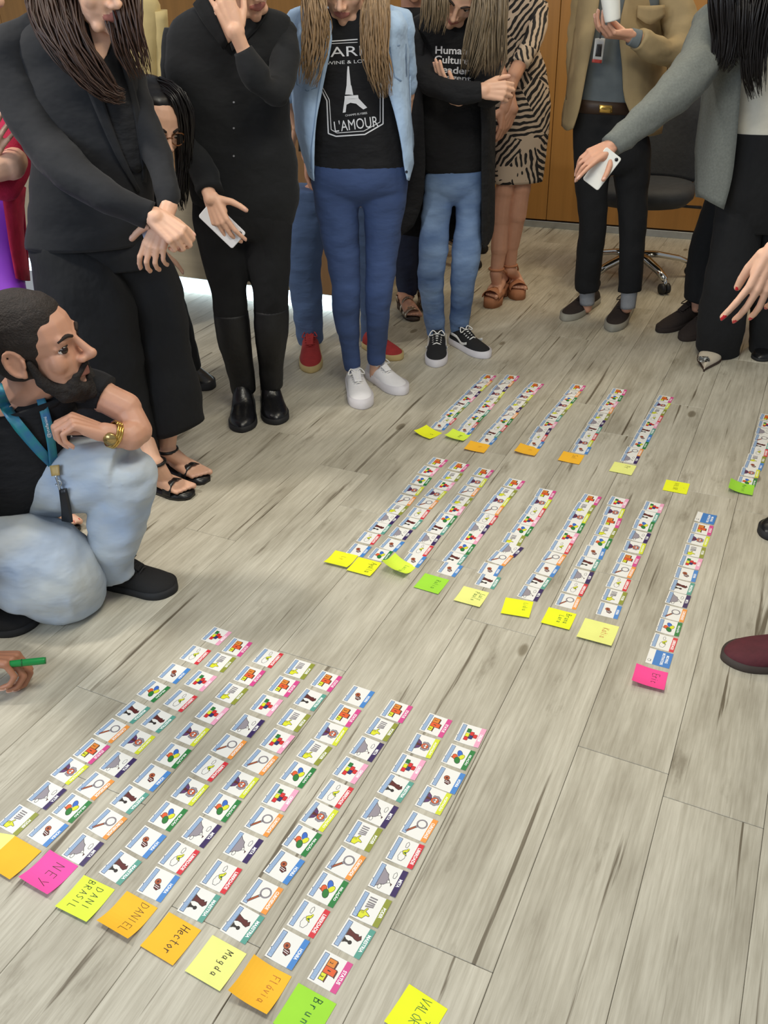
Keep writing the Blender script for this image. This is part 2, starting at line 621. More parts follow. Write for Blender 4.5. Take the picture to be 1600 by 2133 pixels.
# each row: (name for labels, [(kind, px, py) far -> near])
FRONT = [
    ('the leftmost front row', [(O_, 451, 1325), (L_, 407, 1364), (H_, 363, 1403), (R_, 320, 1440), (T_, 277, 1483), (C_, 233, 1522), (S, 191, 1565), (A, 145, 1606), (M_, 98, 1657), (P_, 38, 1708)]),
    ('the second front row from left', [(S, 494, 1348), (P_, 459, 1380), (O_, 418, 1418), (L_, 376, 1460), (T_, 330, 1502), (A, 286, 1545), (M_, 246, 1592), (C_, 198, 1637), (R_, 150, 1683), (H_, 100, 1731)]),
    ('the front row above the pink note', [(L_, 558, 1371), (S, 520, 1408), (P_, 483, 1445), (O_, 442, 1486), (A, 400, 1529), (R_, 361, 1574), (H_, 317, 1620), (T_, 270, 1665), (C_, 223, 1716), (M_, 173, 1770)]),
    ('the front row above the lime note', [(P_, 624, 1394), (S, 591, 1430), (O_, 555, 1469), (M_, 516, 1512), (C_, 477, 1555), (L_, 437, 1600), (A, 396, 1649), (R_, 350, 1700), (H_, 304, 1754), (T_, 251, 1807)]),
    ('the fifth front row from left', [(S, 680, 1419), (T_, 646, 1458), (P_, 612, 1500), (O_, 578, 1544), (C_, 542, 1587), (A, 501, 1634), (R_, 463, 1682), (M_, 420, 1733), (L_, 373, 1787), (H_, 330, 1842)]),
    ('the sixth front row from left', [(H_, 747, 1451), (S, 718, 1490), (A, 690, 1528), (P_, 655, 1567), (R_, 621, 1613), (O_, 584, 1660), (C_, 550, 1711), (M_, 507, 1764), (L_, 461, 1826), (T_, 415, 1883)]),
    ('the front row above the pale yellow note', [(S, 826, 1482), (P_, 795, 1519), (M_, 764, 1560), (O_, 730, 1604), (L_, 698, 1653), (A, 665, 1700), (R_, 629, 1750), (H_, 592, 1806), (C_, 546, 1866), (T_, 505, 1925)]),
    ('the eighth front row from left', [(S, 908, 1511), (A, 882, 1554), (O_, 851, 1597), (T_, 824, 1641), (M_, 791, 1693), (P_, 757, 1741), (C_, 720, 1798), (R_, 683, 1852), (L_, 643, 1913), (H_, 599, 1977)]),
    ('the front row above the green note', [(O_, 980, 1532), (R_, 955, 1577), (H_, 933, 1625), (A, 903, 1667), (C_, 873, 1722), (L_, 844, 1776), (M_, 809, 1832), (P_, 773, 1893), (T_, 737, 1955), (S, 688, 2024)]),
]


def conv(x0, y0, s, seq):
    return [(k, x0 + x / s, y0 + y / s) for k, x, y in seq]


q4 = lambda q: conv(660, 920, 4, q)
q5 = lambda q: conv(920, 980, 4, q)
q6 = lambda q: conv(1180, 1000, 3.8095, q)
MID = [
    ('the leftmost middle row', q4([(S, 1005, 172), (O_, 930, 245), (R_, 870, 325), (A, 803, 405), (C_, 735, 487), (P_, 668, 562), (M_, 593, 640), (T_, 523, 720), (L_, 433, 805), (H_, 350, 905)])),
    ('the second middle row from left', q4([(S, 1183, 210), (P_, 1128, 290), (O_, 1062, 365), (A, 990, 438), (C_, 920, 515), (L_, 848, 597), (T_, 783, 680), (M_, 700, 765), (H_, 626, 860), (R_, 530, 945)])),
    ('the third middle row from left', q4([(S, 1388, 260), (A, 1330, 337), (C_, 1268, 412), (P_, 1208, 492), (O_, 1145, 567), (R_, 1075, 648), (T_, 1012, 725), (M_, 935, 810), (L_, 868, 900), (H_, 808, 990)])),
    ('the middle row above the green note', q5([(S, 605, 110), (P_, 537, 190), (A, 480, 255), (C_, 425, 325), (L_, 375, 405), (M_, 305, 485), (O_, 245, 560), (R_, 182, 645), (T_, 110, 735), (H_, 70, 825)])),
    ('the bent middle row', q5([(S, 865, 198), (A, 825, 270), (L_, 775, 345), (O_, 725, 415), (R_, 670, 495), (P_, 600, 575), (M_, 575, 665), (C_, 490, 735), (H_, 405, 830), (T_, 385, 925)])),
    ('the sixth middle row from left', q5([(S, 1240, 245), (P_, 1188, 315), (A, 1143, 390), (R_, 1100, 470), (O_, 1045, 555), (L_, 995, 640), (C_, 935, 730), (H_, 880, 825), (T_, 805, 925), (M_, 740, 1025)])),
    ('the seventh middle row from left', q5([(O_, 1470, 265), (A, 1437, 350), (S, 1410, 430), (P_, 1370, 510), (R_, 1325, 600), (H_, 1272, 685), (T_, 1220, 775), (M_, 1165, 880), (L_, 1112, 980), (C_, 1055, 1090)])),
    ('the eighth middle row from left', q6([(O_, 690, 215), (T_, 650, 290), (R_, 612, 362), (M_, 578, 450), (A, 540, 535), (S, 492, 630), (C_, 452, 720), (L_, 412, 820), (P_, 380, 925), (H_, 337, 1035)])),
    ('the row above the hot pink note', q6([('title', 1105, 305), (S, 1078, 390), (A, 1047, 475), (P_, 1015, 565), (O_, 985, 655), (H_, 950, 750), (T_, 918, 850), (M_, 885, 950), (C_, 855, 1060), (R_, 815, 1170), (L_, 775, 1290), ('title', 738, 1415)])),
]
q2 = lambda q: conv(840, 760, 4, q)
q3 = lambda q: conv(1200, 760, 4, q)
FAR = [
    ('the leftmost far row', q2([(S, 705, 105), (C_, 670, 150), (A, 625, 190), (M_, 575, 240), (O_, 530, 285), (T_, 483, 330), (P_, 435, 375), (R_, 390, 420), (L_, 365, 465), (H_, 305, 512)])),
    ('the second far row from left', q2([(S, 900, 110), (C_, 855, 155), (M_, 805, 200), (A, 775, 245), (P_, 735, 297), (O_, 690, 345), (T_, 650, 395), (R_, 600, 445), (L_, 550, 500), (H_, 515, 548)])),
    ('the third far row from left', q2([(S, 1100, 175), (O_, 1055, 220), (A, 1010, 268), (P_, 965, 325), (M_, 915, 372), (C_, 885, 418), (R_, 840, 470), (L_, 790, 525), (T_, 740, 575), (H_, 700, 630)])),
    ('the fourth far row from left', q2([(S, 1450, 190), (C_, 1410, 240), (R_, 1375, 290), (A, 1335, 340), (P_, 1290, 395), (T_, 1250, 440), (O_, 1210, 495), (M_, 1160, 550), (L_, 1125, 605), (H_, 1095, 662)])),
    ('the fifth far row from left', q3([(S, 355, 225), (R_, 320, 275), (O_, 280, 325), (C_, 245, 375), (P_, 210, 430), (M_, 170, 482), (T_, 140, 540), (L_, 105, 595), (A, 65, 652), (H_, 45, 708)])),
    ('the sixth far row from left', q3([(S, 740, 285), (A, 715, 337), (P_, 680, 392), (L_, 650, 445), (O_, 615, 497), (T_, 585, 552), (H_, 555, 607), (R_, 525, 665), (C_, 480, 725), (M_, 450, 785)])),
    ('the rightmost far row', q3([(S, 1600, 442), (O_, 1588, 500), (M_, 1570, 560), (C_, 1560, 618), (T_, 1545, 672), (L_, 1525, 728), (P_, 1500, 787), (H_, 1480, 842), (A, 1450, 900), (R_, 1425, 972)])),
]
ORD = ['farthest', 'second', 'third', 'fourth', 'fifth', 'sixth', 'seventh', 'eighth', 'ninth', 'tenth', 'eleventh', 'twelfth']
for block, grp in ((FRONT, 'motivator cards in the front rows'), (MID, 'motivator cards in the middle rows'), (FAR, 'motivator cards in the far rows')):
    for ci, (rowname, seq) in enumerate(block):
        pts = [G(x, y) for _, x, y in seq]
        dirn = pts[0] - pts[-1]
        ang = math.atan2(dirn.y, dirn.x)
        for i, (k, x, y) in enumerate(seq):
            me = TITLE_ME if k == 'title' else CARD_ME[k]
            o = link('title_card' if k == 'title' else 'motivator_card', me)
            # neighbours that touch lie a card thickness over each other
            gap = min([(pts[i] - pts[j]).length for j in (i - 1, i + 1) if 0 <= j < len(pts)])
            z = 0.0002
            jit = math.radians(random.uniform(-2.2, 2.2)) + (math.radians(2) if block is FRONT and i < 3 else 0)
            o.location = pts[i] + Vector((0, 0, z))
            o.rotation_euler = (0, 0, ang + math.pi + jit)
            if block is MID and ci == 4 and i in (6, 7):
                o.rotation_euler.z -= math.radians(9)
            o.scale.z = random.uniform(0.25, 1.0)
            if gap < 0.0605:                     # shingled: the nearer edge rides on the next card
                o.scale.z = 0.5
                o.rotation_euler.y = math.radians(1.1)
                o.location.z += 0.0007
            pos = ORD[i] + ' card' if i < len(seq) - 1 else 'nearest card'
            if k == 'title':
                tag(o, 'blue and white title card, %s of %s' % (ORD[i] if i == 0 else 'nearest', rowname), 'card', grp)
            else:
                tag(o, '%s card with %s tab, %s in %s' % (K[k][0].lower(), K[k][2], ORD[i] if i < len(seq) - 1 else 'nearest', rowname), 'card', grp)
# ------------------------------------------------------------------ sticky notes with handwriting
GL = {  # single-stroke letters in a 0..1 (x) by 0..1 (y) cell; small letters use the lower 0.6
    'N': [[(0, 0), (0, 1), (.6, 0), (.6, 1)]], 'E': [[(.55, 1), (0, 1), (0, 0), (.55, 0)], [(0, .5), (.45, .5)]],
    'Y': [[(0, 1), (.3, .5)], [(.65, 1), (.15, -.1)]], 'D': [[(0, 0), (0, 1), (.4, .9), (.6, .5), (.4, .1), (0, 0)]],
    'A': [[(0, 0), (.3, 1), (.6, 0)], [(.12, .4), (.5, .4)]], 'I': [[(.2, 0), (.2, 1)]],
    'B': [[(0, 0), (0, 1), (.4, .9), (.4, .6), (0, .5), (.5, .4), (.5, .1), (0, 0)]],
    'R': [[(0, 0), (0, 1), (.45, .9), (.45, .6), (0, .5), (.5, 0)]], 'S': [[(.5, .9), (.2, 1), (0, .75), (.45, .35), (.3, 0), (0, .1)]],
    'L': [[(0, 1), (0, 0), (.5, 0)]], 'V': [[(0, 1), (.25, 0), (.55, 1)]], 'O': [[(.3, 1), (0, .6), (.1, .1), (.4, 0), (.6, .5), (.3, 1)]],
    'H': [[(0, 0), (.05, 1)], [(.5, 0), (.55, 1)], [(0, .5), (.55, .5)]], 'M': [[(0, 0), (.05, 1), (.3, .4), (.6, 1), (.65, 0)]],
    'F': [[(.55, 1), (0, 1), (0, 0)], [(0, .5), (.4, .5)]], 'K': [[(0, 0), (0, 1)], [(.5, 1), (0, .45), (.55, 0)]], 'P': [[(0, 0), (0, 1), (.45, .9), (.45, .6), (0, .5)]],
    'e': [[(0, .3), (.4, .35), (.3, .6), (.05, .5), (0, .15), (.2, 0), (.45, .1)]], 'c': [[(.4, .5), (.15, .6), (0, .3), (.15, 0), (.42, .08)]],
    't': [[(.2, 1), (.18, .1), (.35, 0)], [(0, .65), (.42, .65)]], 'o': [[(.2, .6), (0, .3), (.2, 0), (.42, .3), (.2, .6)]],
    'r': [[(0, .6), (.03, 0)], [(.02, .35), (.2, .6), (.38, .55)]], 'a': [[(.4, .55), (.1, .6), (0, .2), (.2, 0), (.4, .3), (.4, .6), (.42, .05), (.5, 0)]],
    'g': [[(.4, .55), (.1, .6), (0, .25), (.2, .05), (.4, .3), (.4, .6), (.38, -.3), (.1, -.35)]], 'd': [[(.4, .5), (.1, .55), (0, .2), (.2, 0), (.4, .3)], [(.42, 1), (.42, 0)]],
    'l': [[(.1, 1), (.1, .05), (.2, 0)]], 'v': [[(0, .6), (.2, 0), (.4, .6)]], 'i': [[(.1, .6), (.1, 0)], [(.1, .8), (.12, .86)]],
    'u': [[(0, .6), (.02, .1), (.2, 0), (.4, .2), (.4, .6), (.42, 0)]], 'n': [[(0, 0), (0, .6)], [(0, .4), (.2, .6), (.38, .5), (.4, 0)]],
    'y': [[(0, .6), (.2, .1)], [(.42, .6), (.1, -.35)]], 'z': [[(0, .6), (.4, .6), (0, 0), (.4, 0)]], 's': [[(.35, .55), (.1, .6), (.05, .4), (.35, .2), (.2, 0), (0, .05)]],
    'á': [[(.4, .55), (.1, .6), (0, .2), (.2, 0), (.4, .3), (.4, .6), (.42, .05)], [(.2, .75), (.35, .95)]], 'k': [[(0, 1), (0, 0)], [(.35, .6), (0, .25), (.4, 0)]],
    '+': [[(0, .5), (.7, .5)], [(.35, .15), (.35, .85)]], '-': [[(.1, .5), (.5, .5)]], 'm': [[(0, 0), (0, .6)], [(0, .4), (.15, .6), (.25, .45), (.25, 0)], [(.25, .4), (.4, .6), (.5, .45), (.5, 0)]],
}
NOTE_RGB = {'orange': (255, 190, 44), 'pink': (255, 84, 172), 'lime': (226, 255, 74), 'pale yellow': (238, 240, 138),
            'green': (160, 222, 56), 'yellow': (240, 246, 30), 'hot pink': (255, 76, 152)}
PEN = {'black': mat('pen_black', (56, 44, 36), 0.5), 'green': mat('pen_green', (40, 110, 50), 0.5), 'red': mat('pen_red', (216, 130, 90), 0.5),
       'amber': mat('pen_amber', (196, 120, 30), 0.5)}


def sticky(label, corners, colour, lines=(), pen='black', lift=(0.0, 0.010), side=0.076, wpen=1.1, hl=None, group='sticky notes on the floor', z0=0.0):
    """corners: far, right, near(None ok), left pixels; lines: (text, u, v, height mm, advance mm)"""
    c = [None if q is None else G(*q) for q in corners]
    if c[2] is None:
        c[2] = c[1] + c[3] - c[0]
    ctr = (c[0] + c[1] + c[2] + c[3]) / 4
    u = (c[3] - c[0]) + (c[2] - c[1])                  # reading direction: far -> near
    ang = math.atan2(u.y, u.x)
    h = side / 2 * 1000
    n = 10

    def zz(x, y):
        # x reading axis (near edge +), y to the right; lift: (left edge, near edge) heights in m, hl: extra corner
        z = lift[0] * 1000 * max(0, (-y / h + 1) / 2 - 0.3) ** 2 * 2 + lift[1] * 1000 * max(0, (x / h + 1) / 2 - 0.35) ** 2 * 2.4
        if hl:
            z += hl * 1000 * max(0, ((x - y) / (2 * h) + 1) / 2 - 0.45) ** 2 * 3.3
        return z + 0.35
    V, Fc, fm = [], [], []
    for j in range(n + 1):
        for i in range(n + 1):
            x, y = -h + 2 * h * i / n, -h + 2 * h * j / n
            V.append((x, y, zz(x, y)))
    for j in range(n):
        for i in range(n):
            a = j * (n + 1) + i
            Fc.append((a, a + 1, a + n + 2, a + n + 1))
            fm.append(0)
    nv = len(V)
    V += [(x, y, z - 0.25) for x, y, z in V[:nv]]
    for f in Fc[:n * n]:
        Fc.append(tuple(q + nv for q in reversed(f)))
        fm.append(0)
    ring = [i for i in range(n + 1)] + [j * (n + 1) + n for j in range(1, n + 1)] + [n * (n + 1) + i for i in range(n - 1, -1, -1)] + [j * (n + 1) for j in range(n - 1, 0, -1)]
    for a, b in zip(ring, ring[1:] + ring[:1]):
        Fc.append((b, a, a + nv, b + nv))
        fm.append(0)
    for txt, u0, v0, hh, adv in lines:
        x = u0
        for ch in txt:
            if ch == ' ':
                x += adv * 0.7
                continue
            for st in GL[ch]:
                pts = []
                for (a0, b0), (a1, b1) in zip(st[:-1], st[1:]):
                    k = max(1, int(math.hypot(a1 - a0, b1 - b0) * 5))
                    pts += [(x + hh * 0.75 * (a0 + (a1 - a0) * t / k), v0 + hh * (b0 + (b1 - b0) * t / k)) for t in range(k)]
                pts.append((x + hh * 0.75 * st[-1][0], v0 + hh * st[-1][1]))
                for (x0, y0), (x1, y1) in zip(pts[:-1], pts[1:]):
                    l = math.hypot(x1 - x0, y1 - y0) or 1
                    ex, ey = (x1 - x0) / l * wpen * .3, (y1 - y0) / l * wpen * .3
                    nx, ny = -(y1 - y0) / l * wpen / 2, (x1 - x0) / l * wpen / 2
                    b = len(V)
                    for qx, qy in ((x0 - ex - nx, y0 - ey - ny), (x1 + ex - nx, y1 + ey - ny), (x1 + ex + nx, y1 + ey + ny), (x0 - ex + nx, y0 - ey + ny)):
                        V.append((qx, qy, zz(qx, qy) + 0.3))
                    Fc.append((b, b + 1, b + 2, b + 3))
                    fm.append(1)
            x += adv
    me = mesh_from('sticky_note', [(a / 1000, b / 1000, z / 1000) for a, b, z in V], Fc, [mat('note_' + colour.replace(' ', '_'), NOTE_RGB[colour], 0.75, var=0.03, vscale=20), PEN[pen]], fm)
    o = link('sticky_note', me)
    o.location = (ctr.x, ctr.y, 0.0004 + z0)
    o.rotation_euler.z = ang
    return tag(o, label, 'sticky note', group)


def cc(x0, y0, s, pts):
    return [None if q is None else (x0 + q[0] / s, y0 + q[1] / s) for q in pts]


a_ = lambda *p: cc(0, 1600, 3.8095, p)
b_ = lambda *p: cc(280, 1840, 3.636, p)
d_ = lambda *p: cc(560, 1800, 3.636, p)
m4 = lambda *p: cc(660, 920, 4, p)
m5 = lambda *p: cc(920, 980, 4, p)
m6 = lambda *p: cc(1180, 1000, 3.8095, p)
f2 = lambda *p: cc(840, 760, 4, p)
f3 = lambda *p: cc(1200, 760, 4, p)
gF, gM, gR = 'sticky notes below the front rows', 'sticky notes below the middle rows', 'sticky notes below the far rows'
sticky('pale yellow sticky note, a sliver at the left photo edge', a_((-95, 450), (62, 590), None, (-260, 690)), 'pale yellow', lift=(0, .002), group=gF)
sticky('blank orange sticky note at the left photo edge', a_((120, 545), (310, 680), (85, 895), (-105, 760)), 'orange', lift=(0, .006), group=gF, z0=0.001)
sticky('pink sticky note with three big handwritten capitals', a_((397, 640), (612, 812), (393, 1055), (170, 860)), 'pink', [('NEY', -24, -6, 22, 20)], lift=(.004, .010), group=gF)
sticky('lime sticky note with two handwritten words in capitals', a_((672, 840), (902, 985), (685, 1237), (457, 1103)), 'lime', [('DANI', -28, 4, 15, 13), ('BRASIL', -34, -20, 15, 11)], lift=(0, .006), group=gF)
sticky('orange sticky note right of the lime note in front', a_((1000, 985), (1243, 1122), (1035, 1380), (785, 1225)), 'orange', [('DANIEL', -33, 5, 17, 11.3)], lift=(0, .012), wpen=0.8, group=gF)
sticky('orange sticky note with bold name, left of the pale note', b_((265, 232), (494, 355), (290, 617), (58, 483)), 'orange', [('Hector', -30, 2, 18, 10)], lift=(0, .003), wpen=1.3, group=gF)
sticky('pale yellow sticky note between two orange notes in front', b_((597, 390), (842, 545), (643, 820), (395, 670)), 'pale yellow', [('Magda', -28, 3, 14, 11)], lift=(0, .003), group=gF)
sticky('orange sticky note with underlined handwriting', b_((915, 560), (1178, 735), (1003, 1025), (738, 838)), 'orange', [('Flávia', -26, 8, 15, 9)], 'amber', lift=(.012, .010), group=gF)
sticky('bright green sticky note at the bottom photo edge', d_((232, 912), (500, 1060), None, (45, 1210)), 'green', [('Bruno', -30, 0, 16, 13)], 'green', lift=(0, .002), wpen=1.4, group=gF)
sticky('yellow sticky note with a plus sign at the bottom photo edge', d_((1030, 975), (1337, 1115), None, (893, 1185)), 'yellow', [('VALOR', -32, -6, 17, 10), ('+', -4, 16, 18, 10)], 'green', lift=(0, .004), wpen=1.0, group=gF)
sticky('yellow sticky note leftmost of the middle block', m4((172, 895), (330, 965), (240, 1085), (68, 1005)), 'yellow', [('Ly', -16, -5, 14, 10)], 'amber', lift=(0, .008), wpen=0.8, group=gM, z0=0.0006)
sticky('yellow sticky note overlapping the leftmost middle one', m4((355, 953), (537, 1025), (437, 1140), (250, 1080)), 'yellow', [('Ayalla', -28, 12, 18, 9)], lift=(0, .003), group=gM, z0=0.002)
sticky('lime sticky note curling up beside the two overlapping ones', m4((677, 950), (800, 1075), (690, 1165), (585, 1050)), 'lime', [('Luciana', -22, 8, 12, 8)], 'green', lift=(.02, .022), group=gM)
sticky('green sticky note below the fourth middle row', m4((905, 1103), (1098, 1155), (1005, 1273), (818, 1213)), 'green', [('Rubia'.replace('b', 'l'), -22, 5, 14, 9)], 'green', lift=(0, .002), wpen=0.8, group=gM)
sticky('pale yellow sticky note with two green words, below the bent row', m5((187, 970), (392, 1018), (300, 1137), (118, 1097)), 'pale yellow', [('Luiz', -22, 18, 13, 8), ('Paulo', -26, 2, 13, 9)], 'green', lift=(0, .004), group=gM)
sticky('yellow sticky note with one faint word below the sixth middle row', m5((537, 1063), (760, 1100), (730, 1228), (492, 1200)), 'yellow', [('Lidia', -26, 14, 12, 7)], 'green', lift=(0, .004), wpen=0.7, group=gM)
sticky('yellow sticky note with two dark green words below the seventh middle row', m5((895, 1143), (1120, 1200), (1060, 1335), (830, 1275)), 'yellow', [('Bruna', -28, 14, 14, 9), ('Lara', -16, -2, 12, 9)], 'green', lift=(0, .004), group=gM)
sticky('large pale yellow sticky note with reddish writing', m5((1205, 1222), (1478, 1298), (1405, 1483), (1122, 1408)), 'pale yellow', [('Katia', -24, 8, 16, 9)], 'red', lift=(0, .006), side=0.09, group=gM)
sticky('hot pink sticky note at the end of the rightmost middle row', m6((565, 1455), (797, 1545), (762, 1702), (520, 1618)), 'hot pink', [('Eric', -22, 4, 17, 10)], lift=(.006, .010), group=gM)
sticky('lime sticky note leftmost of the far block', f2((165, 543), (318, 570), (245, 615), (103, 575)), 'yellow', [('S', -6, 8, 12, 8)], lift=(.012, .006), group=gR)
sticky('lime sticky note below the second far row', f2((420, 540), (557, 592), (493, 655), (353, 605)), 'lime', [('Ana', -14, 2, 12, 8)], lift=(.008, .008), group=gR)
sticky('orange sticky note below the third far row', f2((560, 633), (727, 675), (665, 742), (513, 713)), 'orange', [('As', -14, 2, 12, 8)], 'amber', lift=(.004, .004), wpen=0.6, group=gR)
sticky('orange sticky note below the fourth far row', f2((980, 657), (1140, 705), (1090, 778), (928, 728)), 'orange', [('Al', -14, 2, 12, 8)], 'amber', lift=(.006, .006), wpen=0.6, group=gR)
sticky('orange sticky note below the fifth far row', f2((1338, 723), (1510, 757), (1460, 835), (1293, 800)), 'orange', [('Sol', -26, 0, 18, 11)], 'black', lift=(.002, .002), wpen=0.8, group=gR)
sticky('pale yellow sticky note below the sixth far row', f3((320, 810), (505, 843), (458, 922), (278, 890)), 'pale yellow', [('Pr', -24, 2, 18, 11)], lift=(0, .002), group=gR)
sticky('yellow sticky note with a minus sign, alone on the floor', f3((752, 960), (950, 990), (918, 1080), (722, 1048)), 'yellow', [('VALOR', -26, -8, 14, 10), ('-', -4, 18, 12, 10)], lift=(0, .001), wpen=0.8, group=gR)
sticky('green sticky note curling under the rightmost far row', f3((1285, 962), (1490, 1015), (1460, 1103), (1270, 1050)), 'green', [('Marcos', -28, 2, 12, 9)], 'green', lift=(.012, .004), wpen=0.8, group=gR)
# ------------------------------------------------------------------ body and clothing tools
def crom(p, t):
    """Catmull-Rom through a list of vectors/floats at parameter t in [0, len-1]"""
    n = len(p)
    i = min(int(t), n - 2)
    u = t - i
    a, b, c, d = p[max(i - 1, 0)], p[i], p[i + 1], p[min(i + 2, n - 1)]
    return (b * 2 + (c - a) * u + (a * 2 - b * 5 + c * 4 - d) * (u * u) + (b * 3 - a - c * 3 + d) * (u * u * u)) * 0.5


class MB:
    """collects lofts, sheets and tubes into one mesh"""

    def __init__(s):
        s.v, s.f, s.m, s.mats = [], [], [], []

    def slot(s, m):
        if m not in s.mats:
            s.mats.append(m)
        return s.mats.index(m)

    def add(s, v, f, m):
        b = len(s.v)
        s.v += [Vector(q) for q in v]
        k = s.slot(m)
        for q in f:
            s.f.append(tuple(b + i for i in q))
            s.m.append(k)

    def rings(s, rings, m, cap=True, close=True):
        n = len(rings[0])
        v = [q for r in rings for q in r]
        f = []
        for i in range(len(rings) - 1):
            for j in range(n if close else n - 1):
                a, b = i * n + j, i * n + (j + 1) % n
                f.append((a, b, b + n, a + n))
        if cap:
            for base, rev in ((0, True), ((len(rings) - 1) * n, False)):
                c = sum((Vector(v[base + j]) for j in range(n)), Vector()) / n
                v.append(c)
                for j in range(n):
                    t = (base + j, base + (j + 1) % n, len(v) - 1)
                    f.append(t[::-1] if rev else t)
        s.add(v, f, m)

    def loft(s, secs, m, n=32, res=6, power=2.2, wr=0.004, wscale=7.0, cap=True, fold=0.0, core=None, shrink=0.76):
        """secs: (L, R, ratio) world points of the two silhouette edges"""
        Ls, Rs, Q = [Vector(a) for a, b, c in secs], [Vector(b) for a, b, c in secs], [c for a, b, c in secs]
        k = (len(secs) - 1) * res
        ts = [i / res for i in range(k + 1)]
        cen = [(crom(Ls, t) + crom(Rs, t)) / 2 for t in ts]
        rings = []
        for i, t in enumerate(ts):
            L, R = crom(Ls, t), crom(Rs, t)
            q = crom(Q, t)
            a = (R - L) / 2
            tg = cen[min(i + 1, k)] - cen[max(i - 1, 0)]
            b = tg.cross(a)
            if b.length < 1e-9:
                b = Vector((0, -1, 0))
            b.normalize()
            if b.y > 0:
                b = -b
            b *= a.length * q
            if core is not None and (i % 2 == 0 or i == k):
                rr = min(a.length, b.length) * shrink
                ends = min((cen[i] - cen[0]).length, (cen[i] - cen[k]).length)
                core.append((cen[i].copy(), min(rr, max(0.35 * rr, ends + 0.15 * rr))))
            ring = []
            for j in range(n):
                an = 2 * math.pi * j / n
                ca, sa = math.cos(an), math.sin(an)
                x = math.copysign(abs(ca) ** (2 / power), ca)
                y = math.copysign(abs(sa) ** (2 / power), sa)
                p = cen[i] + a * x + b * y
                if wr:
                    q2 = Vector((p.x * wscale, p.y * wscale, p.z * wscale * 2.2))
                    w = noise.noise(q2) + 0.5 * noise.noise(q2 * 2.3)
                    if fold:
                        w += fold * math.sin(an * 5 + 2 * noise.noise(p * 2))
                    p += (p - cen[i]).normalized() * wr * w
                ring.append(p)
            rings.append(ring)
        s.rings(rings, m, cap)

    def tube(s, pts, rad, m, n=8, res=3, cap=True):
        pts = [Vector(p) for p in pts]
        r = list(rad) if isinstance(rad, (list, tuple)) else [rad] * len(pts)
        k = (len(pts) - 1) * res
        up = Vector((0.3, 0.5, 0.8)).normalized()
        rings = []
        cen = [crom(pts, i / res) for i in range(k + 1)]
        for i in range(k + 1):
            tg = (cen[min(i + 1, k)] - cen[max(i - 1, 0)]).normalized()
            if abs(tg.dot(up)) > 0.95:
                up = Vector((0.9, -0.3, 0.2)).normalized()
            a = tg.cross(up).normalized()
            b = tg.cross(a)
            rr = max(1e-4, crom(r, i / res))
            rings.append([cen[i] + (a * math.cos(2 * math.pi * j / n) + b * math.sin(2 * math.pi * j / n)) * rr for j in range(n)])
        s.rings(rings, m, cap)

    def sheet(s, rows, m, th=0.004, res=3, wr=0.0, wscale=8.0, bulge=0.0):
        """rows of world points -> smooth sheet with thickness"""
        rows = [[Vector(p) for p in r] for r in rows]
        nr, nc = (len(rows) - 1) * res + 1, (len(rows[0]) - 1) * res + 1
        g = []
        for i in range(nr):
            line = [crom([r[c] for r in rows], i / res) for c in range(len(rows[0]))]
            g.append([crom(line, j / res) for j in range(nc)])
        N = [[None] * nc for _ in range(nr)]
        for i in range(nr):
            for j in range(nc):
                du = g[min(i + 1, nr - 1)][j] - g[max(i - 1, 0)][j]
                dv = g[i][min(j + 1, nc - 1)] - g[i][max(j - 1, 0)]
                nn = du.cross(dv)
                nn = nn.normalized() if nn.length > 1e-9 else Vector((0, -1, 0))
                N[i][j] = nn if nn.y < 0 else -nn
        v = []
        for i in range(nr):
            for j in range(nc):
                w = wr * (noise.noise(g[i][j] * wscale) + 0.5 * noise.noise(g[i][j] * wscale * 2.3)) if wr else 0
                w += bulge * math.sin(math.pi * j / (nc - 1))
                v.append(g[i][j] + N[i][j] * (w + th / 2))
        v += [v[i * nc + j] - N[i][j] * th for i in range(nr) for j in range(nc)]
        o = nr * nc
        f = []
        for i in range(nr - 1):
            for j in range(nc - 1):
                a = i * nc + j
                f.append((a, a + 1, a + nc + 1, a + nc))
                f.append((a + o, a + nc + o, a + nc + 1 + o, a + 1 + o))
        for i in range(nr - 1):
            a, b = i * nc, i * nc + nc - 1
            f.append((a, a + nc, a + nc + o, a + o))
            f.append((b, b + o, b + nc + o, b + nc))
        for j in range(nc - 1):
            a, b = j, (nr - 1) * nc + j
            f.append((a, a + o, a + 1 + o, a + 1))
            f.append((b, b + 1, b + 1 + o, b + o))
        s.add(v, f, m)

    def fuse(s, voxel=0.006, it=6):
        """one seamless garment out of overlapping lofts"""
        me = bpy.data.meshes.new('tmp')
        me.from_pydata([tuple(q) for q in s.v], [], s.f)
        bm = bmesh.new()
        bm.from_mesh(me)
        bmesh.ops.recalc_face_normals(bm, faces=bm.faces)
        bm.to_mesh(me)
        bm.free()
        o = bpy.data.objects.new('tmp', me)
        COL.objects.link(o)
        md = o.modifiers.new('r', 'REMESH')
        md.mode = 'VOXEL'
        md.voxel_size = voxel
        sm = o.modifiers.new('s', 'SMOOTH')
        sm.iterations = it
        sm.factor = 0.5
        r = bpy.data.meshes.new_from_object(o.evaluated_get(bpy.context.evaluated_depsgraph_get()))
        bpy.data.objects.remove(o)
        s.v = [v.co.copy() for v in r.vertices]
        s.f = [tuple(p.vertices) for p in r.polygons]
        s.m = [0] * len(s.f)
        bpy.data.meshes.remove(r)
        bpy.data.meshes.remove(me)

